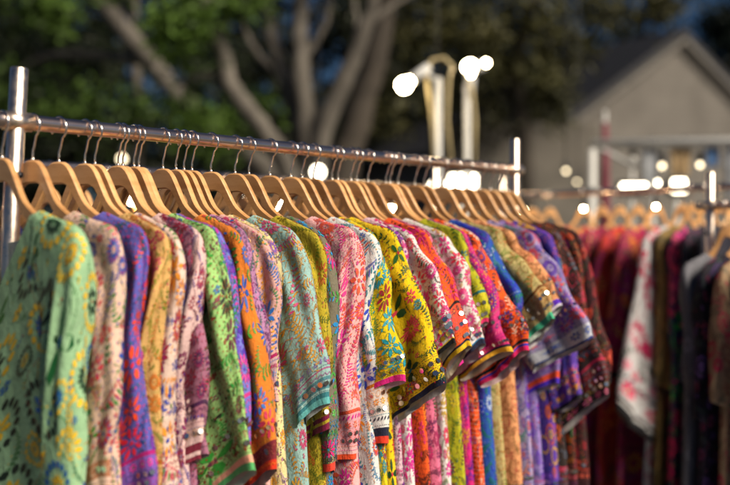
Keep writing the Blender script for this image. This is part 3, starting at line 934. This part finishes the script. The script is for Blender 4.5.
while t < 2.25:
    k = rg.randrange(len(BACK))
    if k == prev: k = (k + 1) % len(BACK)
    prev = k
    cn = BACK[k][0]
    yaw = R(rg.uniform(-5, 5))
    p = Vector((OX + DX * t, OY + DY * t, RAIL_Z))
    lab = 'one of several %s tunics on the rail behind the front rack' % cn
    o = protos[k] if used[k] == 0 else dup(protos[k])
    used[k] += 1
    o['label'] = lab; o['group'] = 'tunics on the rear rail'
    o.location = p; o.rotation_euler = (0, 0, RZ + yaw)
    place_hanger(p, RZ + yaw, 'wooden hanger with its tunic on the rail behind the front rack', 'wooden hangers on the rear rail')
    t += rg.uniform(.055, .105)
make_rack('clothes_rack', 'second chrome rack standing close behind the front rack', 'chrome clothes racks', (OX, OY), (DX, DY), -.72, 2.35)

for k, t in enumerate((-.22, .28, .84, 1.42, 2.0)):
    p = Vector((OX + DX * t + PX * .05, OY + DY * t + PY * .05, RAIL_Z - .085))
    root = thing('clip_bulb', 'one of the small bare bulbs clipped along the rail behind the front rack', 'lamp', tuple(p), group='small bulbs along the rear rail')
    r = .013
    m = MB(); mb_lathe(m, [(r * math.sin(math.pi * q / 12) + .0004, -r * math.cos(math.pi * q / 12)) for q in range(13)], 16); m.build('bulb', M_BULB, root)
    m = MB(); mb_tube(m, [(0, 0, r * .8), (0, 0, r * .8 + .03)], .009, 10); m.build('socket', M_BLACKPLASTIC, root)
    m = MB(); mb_tube(m, [(0, 0, .035), (0, 0, .075), (-PX * .03, -PY * .03, .1), (-PX * .05, -PY * .05, .1)], .003, 6); m.build('cord', M_BLACKPLASTIC, root)

# rack across the aisle: arms point towards the viewer and to the other side
QX, QY = .6, -.8
RZ3 = math.atan2(-.6, -.8)
def far_tunic(origin, t, h, d, label, seed, T=.026, group='garments on the far rack', hang='wooden hanger with a garment on the dim rack past the end post'):
    p = Vector((origin[0] + QX * t, origin[1] + QY * t, h))
    o = make_tunic(d, 'embroidered_tunic', label, group, seed, T=T, quality=.55, dens=d.get('dens', .5))
    o.location = p; o.rotation_euler = (0, 0, RZ3)
    place_hanger(p, RZ3, hang, 'wooden hangers on the far racks')
O3 = (.72, 4.5)
RED = lambda b, u, z: D(b, 'e04a6a e8803a 9a3a9a c83048 e8b04a', '4a6a4a 6a2a4a', [(0,.03,'2a1018')], uo=u, zo=z, big=.04, lb=1.25, kinds='dsf')
far_list = [
 (.05, D('c8a878', 'a85a3a', '6a5a3a', lb=1.2, uo=.25, zo=-.5), 'tan long tunic at the start of the dim far rack'),
 (.15, D('d8b888', 'c8803a', '7a6a3a', lb=1.2, uo=.25, zo=-.5), 'straw coloured long tunic on the far rack next to the tan one'),
 (.34, RED('9c2c3c', .25, -.55), 'wine red long tunic on the far rack nearest the straw one'),
 (.44, RED('b03444', .26, -.57), 'crimson long tunic on the far rack with pink blossoms'),
 (.53, RED('8a2848', .26, -.55), 'dark plum red long tunic on the far rack'),
 (.62, RED('bc4038', .28, -.6), 'brick red long tunic on the far rack'),
 (.71, RED('9a2858', .3, -.7), 'deep magenta red long robe beside the white embroidered robe'),
 (.83, D('d6d8da', 'c0184e c0184e b02a5a', '1a3a4a 1a4a3a', [(0,.02,'16161c'),(.02,.03,'c9c9c9'),(.03,.045,'3a2a30')], [('flo',.085,'c82a5a',.028),('leaf',.13,'2a4a5a',.02),('flo',.17,'d84a7a',.018)], uo=.40, zo=-.80, hw=.24, lb=1.3, big=.045, dens=.12), 'white robe with pink flowers along its dark edged border'),
 (.875, D('9a8050', '3a3a2a 5a4a2a', '2a3a2a', [(0,.02,'2a2018')], uo=.22, zo=-.75, lb=1.3), 'khaki robe with dark sprigs between white and navy robes'),
 (.935, D('23234c', 'e83a70 f0608a d83a90', '3aaa4a 2a8a4a', uo=.21, zo=-.75, lb=1.3, big=.045, kinds='ddc', dens=.9), 'midnight navy robe with a column of pink and green flowers'),
 (.995, D('22202e', '5a2a4a 3a3a5a', '2a3a3a', uo=.22, zo=-.7, lb=1.3, dens=.2), 'plain blackish robe beyond the navy flowered one'),
 (1.06, D('2a2a36', '3a3a4a', '2a2a3a', uo=.22, zo=-.7, lb=1.3, dens=.1), 'charcoal robe at the end of the far rack'),
]
for k, (t, d, lab) in enumerate(far_list):
    far_tunic(O3, t, RAIL_Z, d, lab, 600 + k)
make_rack('clothes_rack', 'dim chrome rack of dark red garments past the end post', 'chrome clothes racks', O3, (QX, QY), -.15, 1.2)
O4 = (1.06, 3.0); H4 = RAIL_Z - .09
near_list = [
 (.03, D('77777e', '9a9aa2', '5a5a62', uo=.19, zo=-.62, lb=1.25, dens=.05), 'silver grey tunic hanging on the lower rack'),
 (.09, D('1c1a24', '8a3a5a 6a4a8a', '3a4a4a', uo=.23, zo=-.6, lb=1.25, dens=.35), 'blackish tunic with plum flowers on the lower rack'),
 (.15, D('b39a7c', '8a5a4a c8305a', '5a5a4a', uo=.24, zo=-.55, lb=1.25, dens=.3), 'beige tunic with crimson flowers on the lower rack'),
 (.22, D('6f5a68', 'c85a7a 8a6a7a', '4a4a4a', uo=.24, zo=-.5, lb=1.25, dens=.3), 'mauve grey tunic with rosy flowers on the lower rack'),
]
for k, (t, d, lab) in enumerate(near_list):
    far_tunic(O4, t, H4, d, lab, 700 + k, group='garments on the lower rack', hang='wooden hanger with a garment on the lower rack')
make_rack('clothes_rack', 'lower chrome rack of grey and black garments', 'chrome clothes racks', O4, (QX, QY), -.03, .6, h=H4, over=.10)

for k, t in enumerate((.06, .40, .76, 1.02)):
    p = Vector((O3[0] + QX * t - .8 * .07, O3[1] + QY * t - .6 * .07, RAIL_Z - .07))
    root = thing('clip_bulb', 'one of the small bare bulbs clipped along the rail of dark red garments', 'lamp', tuple(p), group='small bulbs along the far rail')
    r = .008
    m = MB(); mb_lathe(m, [(r * math.sin(math.pi * q / 12) + .0004, -r * math.cos(math.pi * q / 12)) for q in range(13)], 16); m.build('bulb', M_BULB, root)
    m = MB(); mb_tube(m, [(0, 0, r * .8), (0, 0, r * .8 + .03)], .009, 10); m.build('socket', M_BLACKPLASTIC, root)
    m = MB(); mb_tube(m, [(0, 0, .04), (0, 0, .07), (.8 * .04, .6 * .04, .086), (.8 * .07, .6 * .07, .086)], .003, 6); m.build('cord', M_BLACKPLASTIC, root)

# ------------------------------------------------------------------ lamps and the stall frame
def at(px, py, dep): return Vector(((px - 365) / 1000 * dep, dep, CAM_Z + (235 - py) / 1000 * dep))

def bulb(mb, base, axis, r):
    ax = Vector(axis).normalized()
    M = Matrix.Translation(base) @ ax.to_track_quat('Z', 'Y').to_matrix().to_4x4()
    prof = [(r * .36, 0), (r * .40, r * .35), (r * .62, r * .8), (r * .92, r * 1.35), (r, r * 1.75), (r * .93, r * 2.15), (r * .68, r * 2.5), (r * .3, r * 2.68), (r * .02, r * 2.72)]
    mb_lathe(mb, prof, 24, M)

def lamp_post(px, top_y, D_, label, bulbs, cable):
    p = at(px, top_y, D_)
    root = thing('lamp_post', label, 'lamp post', (p.x, p.y, 0), group='market lamp posts')
    loc = Vector((p.x, p.y, 0))
    m = MB(); mb_tube(m, [(0, 0, 0), (0, 0, p.z * .5), (0, 0, p.z)], .018, 16); mb_tube(m, [(0, 0, 0), (0, 0, .03)], .12, 20)
    m.build('pole', M_WHITEPAINT, root)
    m = MB(); mb_tube(m, [q - loc for q in cable], .0085, 10)
    m.build('cable', M_CABLE, root)
    for (bx, by, tx, ty, r) in bulbs:
        b0 = at(bx, by, D_) - loc; b1 = at(tx, ty, D_) - loc
        ax = (b1 - b0).normalized()
        m = MB(); mb_tube(m, [Vector((0, 0, p.z - .02)), b0.lerp(Vector((0, 0, p.z)), .4) + Vector((0, 0, .03)), b0 - ax * .09], .013, 10)
        m.build('bracket', M_WHITEPAINT, root)
        m = MB(); mb_tube(m, [b0 - ax * .10, b0 - ax * .02, b0 + ax * .012], [.022, .026, .03], 16)
        m.build('socket', M_WHITEPAINT, root)
        m = MB(); bulb(m, b0, ax, r)
        m.build('bulb', M_BULB, root)
DL = 5.2
lamp_post(438, 78, DL, 'white lamp post with its bright bulb tilted down and a looping cable', [(414, 78, 402, 87, .037)],
          [at(452, 170, DL), at(447, 120, DL), at(449, 80, DL), at(452, 66, DL), at(444, 58, DL), at(432, 60, DL), at(426, 72, DL), at(431, 110, DL), at(434, 170, DL)])
lamp_post(467, 84, DL + .15, 'white lamp post with a round bulb and a small side bulb', [(470, 80, 470, 66, .038), (481, 66, 490, 61, .017)],
          [at(474, 170, DL), at(475, 120, DL), at(472, 90, DL), at(469, 82, DL)])

def flood(px, py, D_, w, h, label, post=True):
    p = at(px, py, D_)
    root = thing('flood_light', label, 'lamp', tuple(p), group='market flood lights')
    m = MB(); mb_box(m, (-w / 2 - .02, .006, -h / 2 - .02), (w / 2 + .02, .06, h / 2 + .02), bev=.008); m.build('housing', M_BLACKPLASTIC, root)
    m = MB(); mb_box(m, (-w / 2, -.004, -h / 2), (w / 2, .005, h / 2), bev=.003); m.build('lens', M_LED, root)
    m = MB(); mb_tube(m, [(0, .045, -h / 2), (0, .045, -p.z)], .014, 10); m.build('stand', M_WHITEPAINT, root)
    return root
flood(463, 181, 6.4, .17, .075, 'wide white flood light low behind the two lamp posts')
flood(634, 188, 6.0, .15, .05, 'oblong flood light under the stall frame, beside its twin')
flood(655, 184, 6.1, .05, .04, 'smaller twin flood light touching the oblong one')
flood(679, 186, 5.8, .075, .075, 'squarish flood light nearest the lower rack')

def hang_bulb(px, py, D_, r, label, up, strong=True):
    p = at(px, py, D_)
    root = thing('hanging_bulb', label, 'lamp', tuple(p), group='hanging market bulbs')
    m = MB(); mb_lathe(m, [(r * math.sin(math.pi * k / 16) + .0005, -r * math.cos(math.pi * k / 16)) for k in range(17)], 24); m.build('bulb', (M_LED if r > .03 else M_DIMLED) if strong else M_WHITEPAINT, root)
    m = MB(); mb_tube(m, [(0, 0, r * 1.4), (0, 0, r * 1.4 + .06)], .02, 12); m.build('socket', M_BLACKPLASTIC, root)
    m = MB(); mb_tube(m, [(0, 0, r * 1.4 + .055), (.003, 0, up * .5), (0, 0, up)], .005, 6); m.build('cord', M_BLACKPLASTIC, root)
F_TOP = at(640, 143, 6.0).z
hang_bulb(437, 187, 6.2, .045, 'white bulb hanging beside the wide flood light', 2.2)
hang_bulb(318, 172, 7.5, .042, 'big round white bulb glowing over the middle of the front rail', 2.6)
hang_bulb(122, 159, 9.0, .030, 'white bulb glowing low before the trees near the first hangers', 3.0)
hang_bulb(662, 166, 6.02, .014, 'white bulb hanging under the middle of the stall frame', F_TOP - at(0, 166, 6.02).z)
hang_bulb(633, 160, 6.02, .02, 'unlit white bulb hanging near the corner of the stall frame', F_TOP - at(0, 160, 6.02).z, False)
for x_, y_, d_, r_ in ((566, 171, 8.0, .014), (577, 182, 8.3, .011)):
    hang_bulb(x_, y_, d_, r_, 'tiny white bulb before the plaster wall, %s of the pair' % ('upper' if y_ < 175 else 'lower'), 2.5)
hang_bulb(700, 165, 6.02, .014, 'white bulb hanging farthest along the stall frame', F_TOP - at(0, 165, 6.02).z)

p0 = at(592, 143, 6.05); 
root = thing('stall_frame', 'white metal market stall frame behind the dark red garments', 'stall frame', (p0.x, p0.y, 0))
for (x, y) in ((0, 0), (2.4, -.4), (0.75, 1.9), (3.1, 1.5)):
    q = .02 if y < 1 else .012; m = MB(); mb_box(m, (x - q, y - q, 0), (x + q, y + q, F_TOP - .03), bev=.004); m.build('post', M_WHITEPAINT, root)
for (a, b) in (((0, 0), (2.4, -.4)), ((.75, 1.9), (3.1, 1.5)), ((0, 0), (.75, 1.9)), ((2.4, -.4), (3.1, 1.5))):
    m = MB(); mb_tube(m, [(*a, F_TOP), (*b, F_TOP)], .028 if a[1] < 1 and b[1] < 1 else .014, 10); m.build('beam', M_WHITEPAINT, root)
M_PALECLOTH = simple('pale_cloth', (0.50, 0.52, 0.55), 0.85, 0, 0.2, 20)
M_BLUECLOTH = simple('blue_cloth', (0.16, 0.30, 0.55), 0.85, 0, 0.2, 20)
M_TANCLOTH = simple('tan_cloth', (0.50, 0.36, 0.20), 0.85, 0, 0.25, 20)
for (fx, w_, h_, mm, lab) in ((.34, .10, .26, M_PALECLOTH, 'grey white scarf hanging near the corner of the stall frame'), (.52, .13, .17, M_TANCLOTH, 'short tan scarf hanging over the middle of the stall frame'),
                              (.70, .09, .11, M_BLUECLOTH, 'small sky blue scarf hanging on the stall frame'), (.82, .11, .30, M_PALECLOTH, 'longer pale scarf hanging farthest along the stall frame')):
    bx = p0.x + fx; by = p0.y - fx * .4 / 2.4
    root = thing('hanging_scarf', lab, 'scarf', (bx, by, F_TOP - .028), group='scarves on the stall frame')
    m = MB(); vs = []; fs = []
    for j in range(13):
        for i in range(13):
            x = (i / 12 - .5) * w_ * (1 - .25 * j / 12); vs.append((x, .03 + .012 * math.sin(i * 1.9 + fx * 40) + .006 * j / 12, -h_ * j / 12 - .01 * math.sin(i * .9)))
    for j in range(13):
        for i in range(13): x, y, z = vs[j * 13 + i]; vs.append((x, y + .006, z))
    for o_ in (0, 169):
        for j in range(12):
            for i in range(12):
                q = (o_ + j * 13 + i, o_ + j * 13 + i + 1, o_ + j * 13 + i + 14, o_ + j * 13 + i + 13); fs.append(q if o_ else q[::-1])
    m.add(vs, fs); m.build('cloth', mm, root)
    m = MB(); mb_tube(m, [(-.012, .036, -.02), (-.012, .036, .03), (0, .03, .062), (.012, 0, .064), (.012, -.02, .05)], .003, 6); m.build('clip', M_WIRE, root)
M_REDCLOTH = simple('red_cloth', (0.17, 0.03, 0.05), 0.8)
pr = at(605, 120, 6.6)
root = thing('furled_parasol', 'furled red parasol with a white tip by the stall frame', 'parasol', (pr.x, pr.y, 0))
m = MB(); mb_tube(m, [(0, 0, 0), (0, 0, pr.z + .06)], .012, 10); m.build('pole', M_WHITEPAINT, root)
m = MB(); mb_lathe(m, [(.02, pr.z - 1.1), (.045, pr.z - 1.05), (.04, pr.z - .7), (.03, pr.z - .35), (.018, pr.z - .02)], 14); m.build('canopy', M_REDCLOTH, root)

# ------------------------------------------------------------------ house, wall
root = thing('house', 'weathered gabled house with a dark roof behind the market', 'house', (5.63, 18, 0))
ga = Vector((.862, .507, 0)); gb = Vector((-.507, .862, 0))
HW, HZ, PZ, LEN = 3.15, 2.93, 4.92, 9.0
def hp(u, v, z): q = ga * u + gb * v; return (q.x, q.y, z)
m = MB()
m.add([hp(-HW, 0, 0), hp(HW, 0, 0), hp(HW, 0, HZ), hp(0, 0, PZ), hp(-HW, 0, HZ), hp(-HW, LEN, 0), hp(HW, LEN, 0), hp(HW, LEN, HZ), hp(0, LEN, PZ), hp(-HW, LEN, HZ)],
      [(0, 1, 2, 3, 4), (9, 8, 7, 6, 5), (0, 4, 9, 5), (1, 6, 7, 2)])
m.build('wall', M_PLASTER, root, smooth=False)
m = MB()
sl = (PZ - HZ) / HW
for sg in (-1, 1):
    a = [hp(0, -.15, PZ + .02), hp(sg * (HW + .25), -.15, HZ - .25 * sl + .02), hp(sg * (HW + .25), LEN + .15, HZ - .25 * sl + .02), hp(0, LEN + .15, PZ + .02)]
    b = [(x, y, z + .14) for x, y, z in a]
    m.add(a + b, [(0, 1, 2, 3), (7, 6, 5, 4), (0, 4, 5, 1), (1, 5, 6, 2), (2, 6, 7, 3)])
m.build('roof', M_ROOF, root, smooth=False)
for sg in (-1, 1):
    m = MB()
    pr_ = [(0, PZ - .02), (sg * (HW + .22), HZ - .22 * sl - .02), (sg * (HW + .22), HZ - .22 * sl - .10), (0, PZ - .11)]
    m.add([hp(u, -.19, z) for u, z in pr_] + [hp(u, -.155, z) for u, z in pr_], [(0, 1, 2, 3), (7, 6, 5, 4), (0, 4, 5, 1), (1, 5, 6, 2), (2, 6, 7, 3)])
    m.build('barge_board', M_TRIM, root, smooth=False)
m = MB(); m.add([hp(-HW, -.025, 2.86), hp(HW, -.025, 2.86), hp(HW, -.025, 2.98), hp(-HW, -.025, 2.98), hp(-HW, .02, 2.86), hp(HW, .02, 2.86), hp(HW, .02, 2.98), hp(-HW, .02, 2.98)],
      [(0, 1, 2, 3), (3, 2, 6, 7), (0, 4, 5, 1)])
m.build('belt_board', M_TRIM, root, smooth=False)
M_WALL = simple('pale_plaster', (0.15, 0.135, 0.115), 0.9, 0, 0.25, 2)
a = at(430, 0, 15); b = at(600, 0, 15)
m = MB(); mb_box(m, (a.x, 15, 0), (b.x, 15.25, at(0, 122, 15).z), bev=.02)
tag(m.build('garden_wall', M_WALL, smooth=False), 'pale plaster wall between the trees and the gabled house', 'wall')

# ------------------------------------------------------------------ trees
def leaves(mb, blobs, n, size, rng, tones):
    """leaf-sized faces clumped through ellipsoid blobs (centre, radii, weight)"""
    r = np.random.RandomState(rng)
    w = np.array([b[2] for b in blobs]); w = w / w.sum()
    cnt = (w * n).astype(int)
    for (c, rad, _), k in zip(blobs, cnt):
        if k < 4: continue
        ncl = max(4, k // 26)
        d = r.normal(size=(ncl, 3)); d /= np.linalg.norm(d, axis=1, keepdims=True)
        cl = np.array(c) + d * np.array(rad) * (r.rand(ncl, 1) ** .45)
        tone = r.rand(ncl)
        which = r.randint(0, ncl, k)
        pos = cl[which] + r.normal(size=(k, 3)) * size * 1.9
        d1 = r.normal(size=(k, 3)); d1 /= np.linalg.norm(d1, axis=1, keepdims=True)
        d2 = r.normal(size=(k, 3)); d2 -= d1 * (d1 * d2).sum(1, keepdims=True); d2 /= np.linalg.norm(d2, axis=1, keepdims=True)
        L = size * r.uniform(.7, 1.3, (k, 1)); W = L * .42
        P = np.stack([pos - d1 * L, pos - d2 * W + d1 * L * .1, pos + d1 * L, pos + d2 * W + d1 * L * .1], 1)
        t0, t1 = np.array(tones[0]), np.array(tones[1])
        tt = np.clip(tone[which] + r.normal(size=k) * .15, 0, 1)[:, None]
        C = t0 + (t1 - t0) * tt
        mb.add(P.reshape(-1, 3), np.arange(k * 4).reshape(k, 4).tolist(), [tuple(x) for x in C], 0)

def limb(mb, pts, D_, loc):
    """pts: (px, py, radius px, depth offset)"""
    P = [at(x, y, D_ + o) - loc for x, y, r, o in pts]
    rr = [r * .84 / 1000 * D_ for x, y, r, o in pts]
    # smooth through the points
    tt = np.arange(len(P)); sp = spline([(t, p.x, p.y, p.z, q) for t, p, q in zip(tt, P, rr)], 120)
    tq = np.linspace(0, len(P) - 1, len(P) * 6)
    X, Y, Z, Q = sp(tq)
    rng = random.Random(int(pts[0][0]))
    mb_tube(mb, [(x + rng.uniform(-.012, .012), y, z) for x, y, z in zip(X, Y, Z)], [float(max(.012, q * rng.uniform(.94, 1.06))) for q in Q], 14)

def make_tree(label, base_px, D_, limbs, blobs, n, size, tones, seed, bark=None, group='trees behind the market'):
    p = at(base_px, 0, D_); loc = Vector((p.x, p.y, 0))
    root = thing('tree', label, 'tree', tuple(loc), group=group)
    m = MB()
    for l in limbs: limb(m, l, D_, loc)
    m.build('trunk', bark or M_BARK, root)
    m = MB()
    bl = []
    for (x, y, rx, ry, do, w) in blobs:
        q = at(x, y, D_ + do) - loc; k = (D_ + do) / 1000
        bl.append(((q.x, q.y, q.z), (rx * k, max(.5, (rx + ry) / 2 * k), ry * k), w))
    leaves(m, bl, n, size, seed, tones)
    m.build('crown', M_LEAF, root, smooth=False)
    return root
GROUND_Y = lambda D_: 235 + CAM_Z / D_ * 1000
LIT = ((.016, .030, .007), (.10, .18, .028)); DIM = ((.007, .012, .006), (.024, .036, .012)); OLV_GLOW = ((.026, .028, .011), (.085, .080, .028))  # light put into leaf colours: lit patches, dim depths, olive lamp glow
g10 = GROUND_Y(10.5)
make_tree('large many stemmed tree with pale grey limbs spreading in a fan', 310, 10.5,
    [[(318, g10, 22, 0), (314, 210, 19, 0), (308, 150, 14, 0), (288, 85, 10, .2), (270, 30, 8, .4), (262, -40, 6, .6)],
     [(312, 200, 15, 0), (306, 120, 12, -.1), (300, 50, 10, 0), (303, -10, 8, .2), (310, -60, 6, .2)],
     [(314, 190, 15, 0), (322, 135, 12, -.2), (345, 80, 11, -.3), (366, 25, 9, -.4), (380, -30, 8, -.5)],
     [(306, 230, 14, 0), (285, 165, 12, -.3), (262, 128, 11, -.5), (232, 88, 10, -.6), (222, 50, 9, -.6), (207, 10, 8, -.7), (200, -40, 7, -.7)],
     [(345, 80, 6, -.3), (358, 40, 4, 0), (352, -10, 3, .2)], [(288, 85, 5, .2), (255, 50, 4, .4), (238, 10, 3, .5)], [(232, 88, 5, -.6), (205, 75, 3.5, -.5), (175, 85, 2.5, -.4)],
     [(303, 60, 5, 0), (325, 25, 3.5, .1), (332, -20, 2.5, .2)], [(366, 25, 4.5, -.4), (395, 5, 3, -.3), (420, -10, 2, -.2)]],
    [(185, 30, 40, 32, -1, 1.2), (200, 130, 45, 30, .5, 1), (240, 3, 26, 10, -.8, .6), (345, -40, 80, 25, 0, .6), (250, 110, 40, 25, 1.2, .5)], 4200, .05, LIT, 21)
g11 = GROUND_Y(11.5)
make_tree('tree with one thick limb slanting down to the fan shaped tree', 260, 11.5,
    [[(300, g11, 17, 0), (275, 190, 14, 0), (232, 145, 12, 0), (190, 108, 11, 0), (150, 60, 11, 0), (112, 15, 11, 0), (80, -30, 10, 0)],
     [(150, 60, 8, 0), (60, 55, 5, .6), (20, 70, 3, .8)]],
    [(42, 12, 34, 15, -1, 1), (110, 115, 60, 24, 0, 1.0), (30, 100, 50, 40, .5, .5), (90, -20, 70, 20, 0, .5)], 3000, .055, ((.010, .020, .006), (.075, .135, .022)), 22)
g12 = GROUND_Y(12)
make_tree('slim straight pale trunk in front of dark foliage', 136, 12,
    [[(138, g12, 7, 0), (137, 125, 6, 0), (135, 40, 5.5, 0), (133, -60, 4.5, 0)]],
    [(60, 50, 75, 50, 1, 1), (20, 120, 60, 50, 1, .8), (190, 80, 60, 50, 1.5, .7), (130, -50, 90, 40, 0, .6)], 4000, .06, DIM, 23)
make_tree('dark brown leaning trunk beside the lamp posts', 352, 12,
    [[(330, g12, 20, 0), (340, 190, 18, 0), (358, 120, 16, 0), (376, 55, 14, 0), (390, -30, 12, 0)]],
    [(440, 30, 70, 40, 1, 1), (390, 100, 55, 45, 1.5, .7), (500, 70, 60, 50, 1.5, 1), (410, -40, 80, 25, 0, .5)], 4200, .06, OLV_GLOW, 24, M_BARK_DARK)
g14 = GROUND_Y(13.5)
make_tree('tree with olive lamp-glow leaf tones overhanging the dark roof', 520, 13.5,
    [[(535, g14, 11, 0), (525, 150, 9, 0), (515, 70, 8, 0), (530, 10, 6, 0), (545, -50, 5, 0)]],
    [(520, 30, 55, 35, 0, 1), (545, 95, 26, 40, 0, .7), (600, 10, 60, 18, .5, .7), (660, 6, 40, 14, .5, .5), (480, 110, 50, 40, 1, .8), (560, 45, 40, 20, .5, .5)], 4800, .065, ((.024, .026, .011), (.075, .072, .026)), 25, M_BARK_DARK)  # leaf tones here also carry the olive glow of the lamps
g24 = GROUND_Y(24)
make_tree('black green evergreen rising behind the house', 735, 24,
    [[(735, g24, 9, 0), (735, 100, 7, 0), (735, 0, 3, 0)]],
    [(738, 70, 42, 50, 0, 1), (725, 30, 26, 24, 0, .6), (745, 120, 60, 50, 0, .8)], 4500, .11, ((.004, .008, .006), (.012, .020, .014)), 26, M_BARK_DARK)

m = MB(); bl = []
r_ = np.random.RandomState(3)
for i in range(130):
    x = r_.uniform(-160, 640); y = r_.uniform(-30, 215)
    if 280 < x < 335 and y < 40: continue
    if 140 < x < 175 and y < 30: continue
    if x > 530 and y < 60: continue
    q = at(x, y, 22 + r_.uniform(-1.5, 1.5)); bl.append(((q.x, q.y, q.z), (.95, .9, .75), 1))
leaves(m, bl, 34000, .15, 31, ((.006, .008, .005), (.022, .027, .013)))  # olive lift of the lamp-lit haze painted into the leaf tones
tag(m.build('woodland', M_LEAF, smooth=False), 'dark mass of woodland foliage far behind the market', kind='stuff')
